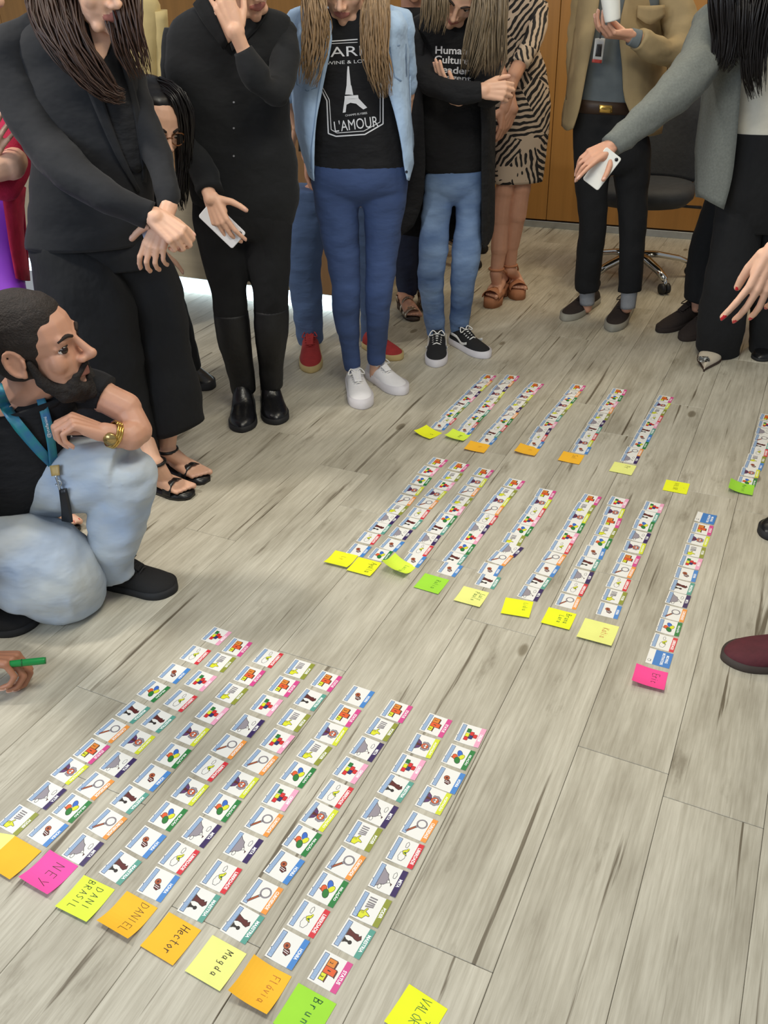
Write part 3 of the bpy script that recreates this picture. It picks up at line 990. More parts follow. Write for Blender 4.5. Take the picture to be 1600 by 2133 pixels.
    def build(s, name, parent=None, base=None, smooth=True):
        b = base or Vector()
        me = mesh_from(name, [tuple(p - b) for p in s.v], s.f, s.mats, s.m, smooth)
        bm = bmesh.new()
        bm.from_mesh(me)
        bmesh.ops.recalc_face_normals(bm, faces=bm.faces)
        bm.to_mesh(me)
        bm.free()
        return link(name, me, parent)


# ---- blobs: capsules and ellipsoids fused into one smooth skin
def cap_prim(p0, r0, p1, r1, m='skin'):
    return ('c', Vector(p0), r0, Vector(p1), r1, m)


def ell_prim(c, rad, R=None, m='skin'):
    return ('e', Vector(c), Vector(rad), R or Matrix.Identity(3), m)


def chain(pts, m='skin'):
    return [cap_prim(a[0], a[1], b[0], b[1], m) for a, b in zip(pts[:-1], pts[1:])]


def _sph(n=12, k=8):
    v = [(0, 0, 1)]
    for i in range(1, k):
        t = math.pi * i / k
        v += [(math.sin(t) * math.cos(2 * math.pi * j / n), math.sin(t) * math.sin(2 * math.pi * j / n), math.cos(t)) for j in range(n)]
    v.append((0, 0, -1))
    f = [(0, 1 + j, 1 + (j + 1) % n) for j in range(n)]
    for i in range(k - 2):
        for j in range(n):
            a, b = 1 + i * n + j, 1 + i * n + (j + 1) % n
            f.append((a, a + n, b + n, b))
    e = 1 + (k - 1) * n
    f += [(e, e - n + (j + 1) % n, e - n + j) for j in range(n)]
    return np.array(v), f


SPH_V, SPH_F = _sph()


def prim_mesh(p):
    if p[0] == 'e':
        _, c, r, R, _m = p
        M = np.array(R) @ np.diag(r)
        return SPH_V @ M.T + np.array(c), SPH_F
    _, p0, r0, p1, r1, _m = p
    d = p1 - p0
    q = d.to_track_quat('Z', 'Y').to_matrix() if d.length > 1e-9 else Matrix.Identity(3)
    v = SPH_V.copy()
    up = v[:, 2] > 0.001
    out = v * r0
    out[up] = v[up] * r1
    out[up, 2] += d.length
    return out @ np.array(q).T + np.array(p0), SPH_F


def blob(prims, voxel, smooth=3):
    V, Fc, b = [], [], 0
    for p in prims:
        v, f = prim_mesh(p)
        V.append(v)
        Fc += [tuple(i + b for i in q) for q in f]
        b += len(v)
    me = bpy.data.meshes.new('tmp')
    me.from_pydata(np.concatenate(V).tolist(), [], Fc)
    o = bpy.data.objects.new('tmp', me)
    COL.objects.link(o)
    md = o.modifiers.new('r', 'REMESH')
    md.mode = 'VOXEL'
    md.voxel_size = voxel
    if smooth:
        sm = o.modifiers.new('s', 'SMOOTH')
        sm.iterations = smooth
        sm.factor = 0.5
    dg = bpy.context.evaluated_depsgraph_get()
    r = bpy.data.meshes.new_from_object(o.evaluated_get(dg))
    bpy.data.objects.remove(o)
    bpy.data.meshes.remove(me)
    nv, nf = len(r.vertices), len(r.polygons)
    co = np.empty(nv * 3)
    r.vertices.foreach_get('co', co)
    co = co.reshape(-1, 3)
    ls = np.empty(nf, int)
    r.polygons.foreach_get('loop_total', ls)
    li = np.empty(len(r.loops), int)
    r.loops.foreach_get('vertex_index', li)
    quad = bool((ls == 4).all())
    faces = li.reshape(-1, 4) if quad else [tuple(x) for x in np.split(li, np.cumsum(ls)[:-1])]
    bpy.data.meshes.remove(r)
    names = [p[-1] for p in prims]
    uniq = sorted(set(names))
    if len(uniq) == 1:
        return co, faces, [uniq[0]] * nf
    fc = co[faces].mean(1) if quad else np.array([co[list(f)].mean(0) for f in faces])
    best, bi = np.full(nf, 1e9), np.zeros(nf, int)
    for i, p in enumerate(prims):
        if p[0] == 'e':
            q = (fc - np.array(p[1])) @ np.array(p[3])
            rr = np.array(p[2])
            d = (np.linalg.norm(q / rr, axis=1) - 1) * rr.min()
        else:
            a, bb = np.array(p[1]), np.array(p[3])
            ab = bb - a
            t = np.clip(((fc - a) @ ab) / max(1e-9, ab @ ab), 0, 1)
            d = np.linalg.norm(fc - a - t[:, None] * ab, axis=1) - (p[2] + (p[4] - p[2]) * t)
        k = d < best
        best[k], bi[k] = d[k], i
    return co, faces, [names[i] for i in bi]


def frame(fwd, up):
    """columns: x (subject's left is +x when y is forward and z up mirrored), y forward, z up"""
    y = Vector(fwd).normalized()
    z = (Vector(up) - y * Vector(up).dot(y)).normalized()
    x = y.cross(z)
    return Matrix((x, y, z)).transposed()


def head_prims(c, fwd, up, s=1.0, jaw=1.0, nose=1.0, lip='lip', neck_to=None, neck_r=0.05):
    R = frame(fwd, up)
    T = lambda x, y, z: Vector(c) + R @ Vector((x * s, y * s, z * s))
    E = lambda x, y, z, a, b, d, m='skin', Q=None: ell_prim(T(x, y, z), (a * s, b * s, d * s), R @ Q if Q else R, m)
    Cp = lambda a, ra, b, rb, m='skin': cap_prim(T(*a), ra * s, T(*b), rb * s, m)
    pr = [E(0, -.012, .036, .074, .094, .082), E(0, .028, .03, .064, .062, .07), E(0, .036, -.025, .058, .052, .075), E(0, .026, -.064, .054 * jaw, .054, .044),
          Cp((-.03, .054, -.088), .018 * jaw, (.03, .054, -.088), .018 * jaw), Cp((0, .066, -.098), .018 * jaw, (0, .07, -.09), .016),
          Cp((0, .086, .014), .008, (0, .106 * nose, -.026), .0105), Cp((0, .106 * nose, -.026), .0115, (0, .092, -.034), .011),
          E(.013, .094, -.032, .0085, .011, .008), E(-.013, .094, -.032, .0085, .011, .008),
          Cp((-.034, .073, .024), .012, (-.008, .083, .020), .010), Cp((.034, .073, .024), .012, (.008, .083, .020), .010),
          E(.040, .054, -.022, .021, .021, .026), E(-.040, .054, -.022, .021, .021, .026),
          Cp((-.022, .078, -.061), .005, (0, .0875, -.057), .0062, lip), Cp((.022, .078, -.061), .005, (0, .0875, -.057), .0062, lip),
          Cp((-.02, .078, -.066), .005, (0, .086, -.068), .007, lip), Cp((.02, .078, -.066), .005, (0, .086, -.068), .007, lip)]
    for sx in (-1, 1):                            # ear: rim, lobe, concha; eyelids
        Q = Matrix.Rotation(math.radians(20) * sx, 3, 'Z')
        for zz, rr in ((.0125, .0048), (-.0055, .0042)):
            pr += [Cp((sx * .017, .073, zz - .003), rr, (sx * .031, .0775, zz), rr), Cp((sx * .031, .0775, zz), rr, (sx * .046, .066, zz - .003), rr)]
        ring = [(sx * (.078 + .006 * math.sin(t)), -.014 - .0165 * math.sin(t) - .004 * math.cos(t), .002 + .028 * math.cos(t)) for t in [math.pi * (-.35 + 1.35 * i / 8) for i in range(9)]]
        pr += [Cp(ring[i], .0046, ring[i + 1], .0046) for i in range(8)]
        pr += [E(sx * .074, -.013, .0, .0045, .015, .026, 'skin', Q), Cp((sx * .073, -.004, -.018), .006, (sx * .074, -.006, -.028), .0065), Cp((sx * .073, .003, .004), .005, (sx * .074, .001, -.008), .005)]
    if neck_to is not None:
        pr.append(cap_prim(T(0, -.02, -.07), neck_r * s, Vector(neck_to), neck_r * 1.15))
    return pr, T, R


def hand_prims(wrist, fwd, palm, thumb_dir, s=1.0, curls=((20, 25, 15),) * 4, spread=5.0, thumb=(0.7, 0.6, -0.3), thumb_bend=15, nail='nail', fl=1.0, arm=None, arm_r=0.024):
    """wrist point, direction of the fingers, direction the palm faces, side of the thumb"""
    y = Vector(fwd).normalized()
    z = -Vector(palm)
    z = (z - y * z.dot(y)).normalized()
    x = y.cross(z)
    if x.dot(Vector(thumb_dir)) < 0:
        x = -x
    W_ = Vector(wrist)
    T = lambda a, b, c: W_ + (x * a + y * b + z * c) * s
    pr = []
    ks = [(.027, .088, .002), (.009, .092, .004), (-.010, .088, .003), (-.027, .080, 0)]
    for i, k in enumerate(ks):
        pr.append(cap_prim(T(k[0] * .55, .004, -.002), .0135 * s, T(*k), .0105 * s))
    pr.append(cap_prim(T(.02, .03, -.008), .014 * s, T(.026, .06, -.006), .011 * s))
    pr.append(cap_prim(T(-.018, .02, -.008), .013 * s, T(-.024, .055, -.006), .011 * s))
    ln = [(.042, .026, .020), (.046, .029, .021), (.043, .027, .020), (.034, .021, .018)]
    for i, k in enumerate(ks):
        p = Vector(k)
        ang = 0.0
        sp = math.radians(spread * (1.5, .4, -.6, -1.6)[i])
        r = (.0092, .0092, .0088, .0078)[i]
        for j in range(3):
            ang += math.radians(curls[i][j])
            d = Vector((math.sin(sp) * math.cos(ang), math.cos(ang) * math.cos(sp), -math.sin(ang)))
            q = p + d * ln[i][j] * fl
            r2 = r * 0.92
            pr.append(cap_prim(T(*p), r * s, T(*q), r2 * s))
            if j == 2:
                up = Vector((0, math.sin(ang), math.cos(ang)))
                nc = q - d * 0.001 + up * r2 * 0.62
                pr.append(cap_prim(T(*(nc - d * .006)), .0048 * s, T(*(nc + d * .005)), .0044 * s, nail))
            p, r = q, r2
    p = Vector((.022, .022, -.010))
    d = Vector(thumb).normalized()
    q = p + d * .042
    pr.append(cap_prim(T(*p), .015 * s, T(*q), .0115 * s))
    d2 = (d + Vector((-.35, .5, -.1)) * (thumb_bend / 30)).normalized()
    p2 = q + d2 * .030
    pr.append(cap_prim(T(*q), .0115 * s, T(*p2), .0102 * s))
    p3 = p2 + (d2 + Vector((-.2, .25, -.1)) * (thumb_bend / 30)).normalized() * .024
    pr.append(cap_prim(T(*p2), .0102 * s, T(*p3), .0088 * s))
    pr.append(cap_prim(T(*(p3 + Vector((.002, -.004, .006)))), .005 * s, T(*(p3 + Vector((.002, .004, .005)))), .0046 * s, nail))
    if arm is not None:
        pts = [(T(0, .012, -.002), .024 * s)] + [(Vector(a), r) for a, r in arm]
        pr += chain(pts)
    return pr


def bare_foot(heel, toe, ankle, s=1.0, nail='nail'):
    """foot resting on a sole: heel and toe points (top of sole), ankle point"""
    heel, toe, ankle = Vector(heel), Vector(toe), Vector(ankle)
    d = (toe - heel)
    L = d.length
    d.normalize()
    x = Vector((d.y, -d.x, 0)).normalized()
    zz = Vector((0, 0, 1))
    pr = [cap_prim(heel + d * .03 + zz * .028, .027 * s, ankle, .033 * s), cap_prim(heel + d * .028 + zz * .028, .028 * s, heel + d * L * .45 + zz * .032, .027 * s),
          cap_prim(ankle + d * .01, .032 * s, heel + d * L * .58 + zz * .03, .026 * s)]
    for k in (-.026, 0, .026):
        pr.append(cap_prim(heel + d * L * .4 + x * k * .5 + zz * .028, .022 * s, heel + d * L * .72 + x * k + zz * .016, .016 * s))
    for i, k in enumerate((-.032, -.015, .0, .014, .028)):
        big = i == 0
        end = toe - d * (0.004 + .006 * i) + x * k + zz * .010
        r = .0115 if big else .0082
        pr.append(cap_prim(heel + d * L * .72 + x * k * .9 + zz * .014, r + .002, end, r))
        pr.append(cap_prim(end + zz * r * .62, .005 if big else .0038, end + d * .004 + zz * r * .5, .005 if big else .0038, nail))
    return pr


class Person:
    def __init__(s, label, base, Y, skin, name='person', lipc=None, nailc=None):
        s.label, s.base, s.Y, s.name = label, Vector((base[0], base[1], 0)), Y, name
        s.skin, s.core, s.chunks, s.kids = skin, [], [], []
        s.extra = []
        s.mm = {'skin': skin, 'lip': lipc or LIP, 'nail': nailc or NAIL}

    def p(s, x, y, dY=0.0):
        return P(x, y, s.Y + dY)

    def secs(s, rows):
        return [(s.p(a, b, r[4] if len(r) > 4 else 0), s.p(c, d, r[4] if len(r) > 4 else 0), r[5] if len(r) > 5 else 0.6) for r in rows for a, b, c, d in [r[:4]]]

    def limb(s, pts, ratio=0.9):
        """(px, py, dY, half width px[, ratio]) centre line -> silhouette pairs"""
        out = []
        for i, q in enumerate(pts):
            a, b = pts[max(i - 1, 0)], pts[min(i + 1, len(pts) - 1)]
            tx, ty = b[0] - a[0], b[1] - a[1]
            l = math.hypot(tx, ty) or 1
            nx, ny = ty / l * q[3], -tx / l * q[3]
            if abs(ty) > abs(tx) * 0.3 and ny * 0 + nx > 0 or abs(ty) <= abs(tx) * 0.3 and ny > 0:
                nx, ny = -nx, -ny
            # keep a consistent side along the limb
            if out:
                pl = out[-1][3]
                if nx * pl[0] + ny * pl[1] < 0:
                    nx, ny = -nx, -ny
            out.append((s.p(q[0] + nx, q[1] + ny, q[2]), s.p(q[0] - nx, q[1] - ny, q[2]), q[4] if len(q) > 4 else ratio, (nx, ny)))
        return [(a, b, c) for a, b, c, _ in out]

    def wear(s, mb, secs, m, core=True, **k):
        c = [] if core else None
        mb.loft(secs, m, core=c, **k)
        if core:
            s.core += chain(c)

    def fine(s, prims, voxel=0.0035, smooth=4):
        s.chunks.append((prims, voxel, smooth))

    def kid(s, mb, name, label=None, under=None):
        s.kids.append((mb, name, label, under))

    def patch(s, rows):
        """bare skin showing in a neckline"""
        t = MB()
        t.sheet(rows, s.skin, .003)
        s.extra.append((t.v, t.f))

    def finish(s, core_voxel=0.011):
        V, Fc, mi = [], [], []
        keys = list(s.mm)
        b = 0
        ch = list(s.chunks)
        if s.core:
            ch.append((s.core, core_voxel, 4))
        for prims, vox, sm in ch:
            co, f, nm = blob(prims, vox, sm)
            V += co.tolist()
            Fc += (f + b).tolist() if isinstance(f, np.ndarray) else [tuple(int(i) + b for i in q) for q in f]
            mi += [keys.index(k) for k in nm]
            b += len(co)
        for v, f in s.extra:
            V += [tuple(q) for q in v]
            Fc += [tuple(i + b for i in q) for q in f]
            mi += [keys.index('skin')] * len(f)
            b += len(v)
        bs = s.base
        me = mesh_from(s.name, [(x - bs.x, y - bs.y, z) for x, y, z in V], Fc, [s.mm[k] for k in keys], mi, True)
        s.ob = link(s.name, me)
        s.ob.location = bs
        tag(s.ob, s.label, 'person')
        done = {}
        for mb, nm, lab, und in s.kids:
            if not mb.v:
                continue
            o = mb.build(nm, done.get(id(und), s.ob), bs)
            done[id(mb)] = o
            if lab:
                o['label'] = lab
        return s.ob


SKIN = mat('skin_light', (226, 178, 150), 0.5, var=0.05, vscale=25, sss=0.08, bump=0.04, bscale=400)
SKIN2 = mat('skin_tan', (204, 152, 126), 0.5, var=0.05, vscale=25, sss=0.08, bump=0.04, bscale=400)
SKIN3 = mat('skin_deep', (170, 116, 88), 0.5, var=0.05, vscale=25, sss=0.06)
LIP = mat('lips', (178, 112, 102), 0.45, var=0.05)
NAIL = mat('nail_natural', (224, 176, 158), 0.3, var=0.03)
NAIL_RED = mat('nail_red', (190, 24, 40), 0.2, var=0.03)
LASH = mat('brow_hair', (40, 28, 22), 0.8, var=0.2)
EYEW = mat('eye_white', (226, 222, 216), 0.2, var=0.02)
IRIS = mat('iris_dark', (42, 26, 18), 0.15, var=0.1)


def face_details(pr, T, s=1.0, brow=LASH, down=0.0, iris=.0066, gaze=0.0):
    """eyes and brows as children of the person"""
    for sx in (-1, 1):
        e = MB()
        c = T(sx * .031, .0675, .004)
        e.add([Vector(q) * .0128 * s + c for q in SPH_V], SPH_F, EYEW)
        c2 = T(sx * .031 + gaze, .0745, .003 - .003 * down)
        e.add([Vector(q) * iris * s + c2 for q in SPH_V], SPH_F, IRIS)
        pr.kid(e, 'eye')
        b = MB()
        b.tube([T(sx * .012, .092, .021), T(sx * .028, .0885, .029), T(sx * .046, .075, .024)], [.0035 * s, .0042 * s, .002 * s], brow, 6)
        pr.kid(b, 'eyebrow')
        b = MB()
        b.tube([T(sx * .018, .0775, .006), T(sx * .031, .0815, .0085), T(sx * .045, .070, .005)], [.0012 * s, .0016 * s, .0012 * s], brow, 5)
        pr.kid(b, 'eyelashes')


def hair_cap(T, R, s, m, back=0.008, low=-0.02, grow=0.010):
    """hair over the skull as ellipsoids"""
    g = grow
    E = lambda x, y, z, a, b, d: ell_prim(T(x, y, z), (a * s, b * s, d * s), R, 'hair')
    return [E(0, -.012 - back, .042, .074 + g, .094 + g * .4, .082 + g), E(0, -.04, -.01, .07 + g, .066 + g, .07 + g), E(0, .02, .075, .058 + g * .5, .058, .045)]


def hair_object(pr, prims, m, mb=None, vox=0.006, name='hair', sm=3):
    mb = mb or MB()
    if prims:
        co, f, _ = blob(prims, vox, sm)
        mb.add(co.tolist(), np.asarray(f).tolist(), m)
    pr.kid(mb, name)


def strands(mb, path, m, n=26, rad=0.0045, seed=1, wave=0.006, flat=0.55):
    """path: (world point, half width m); a lock of tapered hair strands"""
    rnd = random.Random(seed)
    pts = [Vector(p) for p, w in path]
    ws = [w for p, w in path]
    for i in range(n):
        a, r = rnd.uniform(0, 2 * math.pi), math.sqrt(rnd.random())
        ox, oy = math.cos(a) * r, math.sin(a) * r
        end = rnd.uniform(0.80, 1.0) * (len(pts) - 1)
        line, rr = [], []
        ph = rnd.uniform(0, 6)
        k = 10
        for j in range(k + 1):
            t = end * j / k
            c, w = crom(pts, t), crom(ws, t)
            tg = (crom(pts, min(len(pts) - 1, t + .05)) - crom(pts, max(0, t - .05))).normalized()
            sx = tg.cross(Vector((0, 1, 0))).normalized()
            sy = tg.cross(sx)
            line.append(c + sx * (ox * w + wave * math.sin(t * 2.6 + ph)) + sy * (oy * w * flat + wave * .5 * math.cos(t * 3.1 + ph)))
            rr.append(rad * (1.0 if j < k * .6 else 1.0 - 0.8 * (j / k - .6) / .4))
        mb.tube(line, rr, m, 5, 1)


# ---- footwear
def shoe(person, heel, toe, upper, sole_m, lace=None, width=0.046, hgt=1.0, sole_h=0.022, name='shoe', eyelet=True, stripe=None, high=False, pointed=False, parent_base=None):
    """closed shoe from its heel and toe ground points"""
    heel, toe = Vector(heel), Vector(toe)
    d = toe - heel
    L = d.length
    d.normalize()
    x = Vector((d.y, -d.x, 0)).normalized()
    z = Vector((0, 0, 1))
    prof = [(0.0, .50, .052), (.05, .66, .070), (.16, .76, .080), (.30, .80, .076), (.42, .84, .070), (.56, .93, .058), (.70, 1.0, .047), (.84, .92, .038), (.94, .66, .030), (1.0, .30, .020)]
    if pointed:
        prof = [(t, w * (1 if t < .65 else max(.12, 1 - (t - .65) * 2.4)), h_ * .8) for t, w, h_ in prof]
    if high:
        prof = [(t, w, h_ * (1.0 if t > .5 else 1.35)) for t, w, h_ in prof]
    prof.append((1.018, .06, .012))
    P3 = [Vector(q) for q in prof]
    prof = [tuple(crom(P3, i / 3)) for i in range((len(P3) - 1) * 3 + 1)]
    mb, n = MB(), 18
    rings = []
    for t, w, hh in prof:
        ring = []
        for j in range(n):
            a = math.pi * j / (n - 1)
            ring.append(heel + d * (t * L) + x * (math.cos(a) * w * width) + z * (sole_h * .6 + max(0.0, math.sin(a)) ** .75 * (hh * hgt - sole_h * .6 + .004)))
        rings.append(ring)
    mb.rings(rings, upper)
    if eyelet:
        # tongue and throat of the shoe
        mb.sheet([[heel + d * (tt * L) + x * (k * width * ww) + z * (hh * hgt + .006) for k in (-1, 0, 1)] for tt, ww, hh in ((.24, .45, .088), (.4, .36, .077), (.56, .3, .062))], upper, .004)
    if stripe:
        for sx in (-1, 1):
            mb.sheet([[heel + d * (tt * L) + x * sx * (width * ww + .002) + z * (hh + o) for tt, ww, hh in ((.10, .74, .052), (.3, .80, .050), (.45, .84, .030), (.62, .95, .044))] for o in (0, .012)], stripe, .002)
    s_ob = [(mb, name, None, None)]
    sb = MB()
    out = []
    for t, w, hh in prof:
        out.append((t, w))
    ringb, ringt = [], []
    pl = [(t, w) for t, w in out] + [(t, -w) for t, w in reversed(out)]
    for t, w in pl:
        tt = t + (0.015 if t > .5 else -0.015)
        q = heel + d * (tt * L) + x * (w * width * 1.06)
        ringb.append(q + z * 0.0005)
        ringt.append(q + z * sole_h)
    sb.rings([ringb, [q + z * 0.004 for q in ringb], ringt], sole_m)
    s_ob.append((sb, 'shoe_sole', None, mb))
    if lace:
        lb = MB()
        for i in range(5):
            t = .36 + i * .05
            hh = .076 - i * .0055
            lb.tube([heel + d * (t * L) - x * width * .42 + z * (hh * hgt), heel + d * ((t + .02) * L) + z * (hh * hgt + .013), heel + d * (t * L) + x * width * .42 + z * (hh * hgt)], .0032, lace, 6, 2)
        for sx in (-1, 1):
            lb.tube([heel + d * (.36 * L) + z * (.085 * hgt), heel + d * (.32 * L) + x * sx * .02 + z * (.098 * hgt), heel + d * (.40 * L) + x * sx * .034 + z * (.082 * hgt), heel + d * (.37 * L) + x * sx * .008 + z * (.086 * hgt)], .0026, lace, 6, 3)
        s_ob.append((lb, 'shoelace', None, mb))
    person.kids += s_ob


def decal(mb, polys, target, m, off=0.0016):
    """print on cloth: photo polygons laid on the garment surface"""
    from mathutils.bvhtree import BVHTree
    bvh = BVHTree.FromPolygons([tuple(q) for q in target.v], target.f)
    for pts, faces in polys:
        v, ok = [], True
        for x, y in pts:
            d = ray(x, y).normalized()
            h_ = bvh.ray_cast(CAM, d)
            if h_[0] is None:
                ok = False
                break
            v.append(h_[0] - d * off)
        if ok:
            mb.add(v, faces, m)


def surface(target):
    """px, py -> point just over a garment as seen in the photo (falls back to None)"""
    from mathutils.bvhtree import BVHTree
    bvh = BVHTree.FromPolygons([tuple(q) for q in target.v], target.f)

    def on(x, y, off=0.004, alt=None):
        d = ray(x, y).normalized()
        h_ = bvh.ray_cast(CAM, d)
        return (h_[0] if h_[0] is not None else alt) - d * off
    return on


def text_polys(txt, cx, cy, w, h, rot=0.0, bold=0.0, shear=0.0):
    """lettering in photo pixels, split into its faces"""
    V, Fc = text_mesh(txt, 1.0, bold)
    xs, ys = [a for a, b in V], [b for a, b in V]
    sx, sy = w / (max(xs) - min(xs)), h / (max(ys) - min(ys))
    mx, my = (max(xs) + min(xs)) / 2, (max(ys) + min(ys)) / 2
    c, s_ = math.cos(rot), math.sin(rot)
    pts = []
    for a, b in V:
        x, y = (a - mx) * sx, -(b - my) * sy
        x += shear * y
        pts.append((cx + x * c - y * s_, cy + x * s_ + y * c))
    return [(pts, Fc)]


def line_polys(pts, w):
    out = []
    for (x0, y0), (x1, y1) in zip(pts[:-1], pts[1:]):
        l = math.hypot(x1 - x0, y1 - y0)
        k = max(1, int(l / 12))
        nx, ny = -(y1 - y0) / l * w / 2, (x1 - x0) / l * w / 2
        for i in range(k):
            a, b = i / k, (i + 1) / k
            out.append(([(x0 + (x1 - x0) * a - nx, y0 + (y1 - y0) * a - ny), (x0 + (x1 - x0) * b - nx, y0 + (y1 - y0) * b - ny),
                         (x0 + (x1 - x0) * b + nx, y0 + (y1 - y0) * b + ny), (x0 + (x1 - x0) * a + nx, y0 + (y1 - y0) * a + ny)], [(0, 1, 2, 3)]))
    return out


def rounded_slab(name, ctr, u, v, su, sv, th, m, parent=None, bev=0.008):
    """flat device: centre, two edge directions, sizes -> bevelled slab object (local frame)"""
    u = Vector(u).normalized()
    v = Vector(v)
    v = (v - u * v.dot(u)).normalized()
    w = u.cross(v)
    b = MB()
    rings = []
    for z, ins in ((-.5, .0022), (-.42, .0006), (-.2, 0), (.2, 0), (.42, .0006), (.5, .0022)):
        ring = []
        for cx, cy, a0 in ((1, 1, 0), (-1, 1, 90), (-1, -1, 180), (1, -1, 270)):
            for k in range(6):
                a = math.radians(a0 + 18 * k)
                ring.append(Vector((cx * (su / 2 - bev) + math.cos(a) * (bev - ins), cy * (sv / 2 - bev) + math.sin(a) * (bev - ins), z * th)))
        rings.append(ring)
    b.rings(rings, m)
    o = b.build(name, parent)
    o.data.polygons.foreach_set('use_smooth', [len(q.vertices) == 4 for q in o.data.polygons])
    o.matrix_world = Matrix.Translation(Vector(ctr)) @ Matrix((u, v, w)).transposed().to_4x4()
    return o
# ------------------------------------------------------------------ cloth
BLACK = mat('black_suiting', (18, 19, 24), 0.85, var=0.12, vscale=60, bump=0.4, bscale=8, bdist=.02, stretch=(1, 1, 1.6), sheen=0.05)
BLACK2 = mat('black_crepe', (16, 18, 22), 0.9, var=0.12, vscale=60, bump=0.5, bscale=8, bdist=.02, stretch=(1, 1, 1.6), sheen=0.05)
BLACK3 = mat('black_jersey', (17, 17, 21), 0.9, var=0.12, vscale=60, bump=0.7, bscale=14, bdist=.02, stretch=(1, 1, 1.8))
TROUSER = mat('black_trouser', (14, 15, 19), 0.88, var=0.12, vscale=60, bump=0.7, bscale=11, bdist=.02, stretch=(1, 1, .7))
LEATHER = mat('black_leather', (20, 20, 22), 0.32, var=0.1, vscale=30, bump=0.2, bscale=40)
RUBBER = mat('black_rubber', (26, 26, 28), 0.7, var=0.1)
WHITE_L = mat('white_leather', (232, 230, 232), 0.45, var=0.03, bump=0.08, bscale=40)
WHITE_R = mat('white_rubber', (214, 210, 214), 0.55, var=0.03)
LACE_W = mat('white_lace', (236, 234, 230), 0.8, var=0.03)
PRINT_W = mat('shirt_print_white', (226, 226, 230), 0.7, var=0.04)


def denim(name, rgb, fade=None, fz=None):
    return mat(name, rgb, 0.85, var=0.18, vscale=4, bump=0.55, bscale=10, bdist=.016, stretch=(1, 1, 2.0), var2=fade)


JEAN1 = denim('blue_denim', (58, 78, 122))
JEAN2 = denim('faded_denim', (134, 160, 196), fade=(66, 94, 142))
JEAN3 = denim('grey_blue_denim', (78, 100, 138))
CHAMBRAY = mat('light_chambray', (168, 194, 226), 0.85, var=0.12, vscale=6, bump=0.7, bscale=14, bdist=.016)
BROWN_H = mat('hair_brown', (62, 40, 28), 0.42, var=0.4, vscale=40, stretch=(6, 6, .6))
BLONDE_H = mat('hair_dark_blonde', (142, 114, 82), 0.42, var=0.4, vscale=40, stretch=(6, 6, .6))
ASH_H = mat('hair_ash_blonde', (118, 102, 80), 0.42, var=0.45, vscale=40, stretch=(6, 6, .6))
BLACK_H = mat('hair_black', (22, 18, 18), 0.38, var=0.3, vscale=40, stretch=(6, 6, .6))
GOLD = mat('gold_metal', (214, 176, 96), 0.25, metal=0.9, var=0.05)


def sandal(pr, heel, toe, m, sole_m, h=0.02, heel_h=0.02, width=0.042, straps=((.68, .05),), ankle=None, platform=0.0):
    """sole slab (with heel block) and straps; heel/toe ground points"""
    heel, toe = Vector(heel), Vector(toe)
    d = toe - heel
    L = d.length
    d.normalize()
    x = Vector((d.y, -d.x, 0)).normalized()
    z = Vector((0, 0, 1))
    mb = MB()
    out = [(0, .45), (.06, .66), (.2, .74), (.4, .74), (.55, .84), (.7, 1), (.85, .92), (.95, .66), (1.0, .36)]
    top = lambda t: platform + h + (heel_h - h) * max(0, 1 - t / .6) ** 1.3
    pl = out + [(t, -w) for t, w in reversed(out)]
    bot = lambda t: 0.0006 if t > .55 else max(0.0006, top(t) - h)
    mb.rings([[heel + d * t * L + x * w * width + z * bot(t) for t, w in pl], [heel + d * t * L + x * w * width + z * top(t) for t, w in pl]], sole_m)
    if heel_h > h + .01:
        hk = [(0.01, .42), (.05, .6), (.2, .62), (.21, .4)]
        q = hk + [(t, -w) for t, w in reversed(hk)]
        mb.rings([[heel + d * t * L + x * w * width * .9 + z * .0006 for t, w in q], [heel + d * t * L + x * w * width + z * (top(t) - .004) for t, w in q]], sole_m)
    pr.kid(mb, 'sandal_sole')
    sb = MB()
    for t, wd in straps:
        hh = .040 + (.03 if t < .55 else 0)
        rows = []
        for o in (-wd / 2, wd / 2):
            rows.append([heel + d * (t * L + o) + x * width * 1.0 * math.cos(a) + z * (top(t) + max(0, math.sin(a)) * hh) for a in [math.pi * i / 8 for i in range(9)]])
        sb.sheet(rows, m, .003, 2)
    if ankle is not None:
        a, r = ankle
        ring = [a + (x * math.cos(t) + d * math.sin(t)) * r for t in [2 * math.pi * i / 16 for i in range(17)]]
        sb.tube(ring, .006, m, 6, 1)
        for sx in (-1, 1):
            sb.tube([a + x * sx * r, heel + d * .04 + x * sx * width * .8 + z * (top(.1) + .03), heel + d * .05 + x * sx * width * .7 + z * top(.1)], .005, m, 6, 2)
    pr.kid(sb, 'sandal_strap', None, mb)
    return top


def foot_on(pr, heel, toe, ankle_px, top, s=1.0, leg=None, nail='nail'):
    heel, toe = Vector(heel), Vector(toe)
    z = Vector((0, 0, 1))
    pr_ = bare_foot(heel + z * (top(.1)), toe + z * top(.9) - (toe - heel).normalized() * .012, ankle_px, s, nail)
    if leg:
        pr_ += chain(leg)
    return pr_


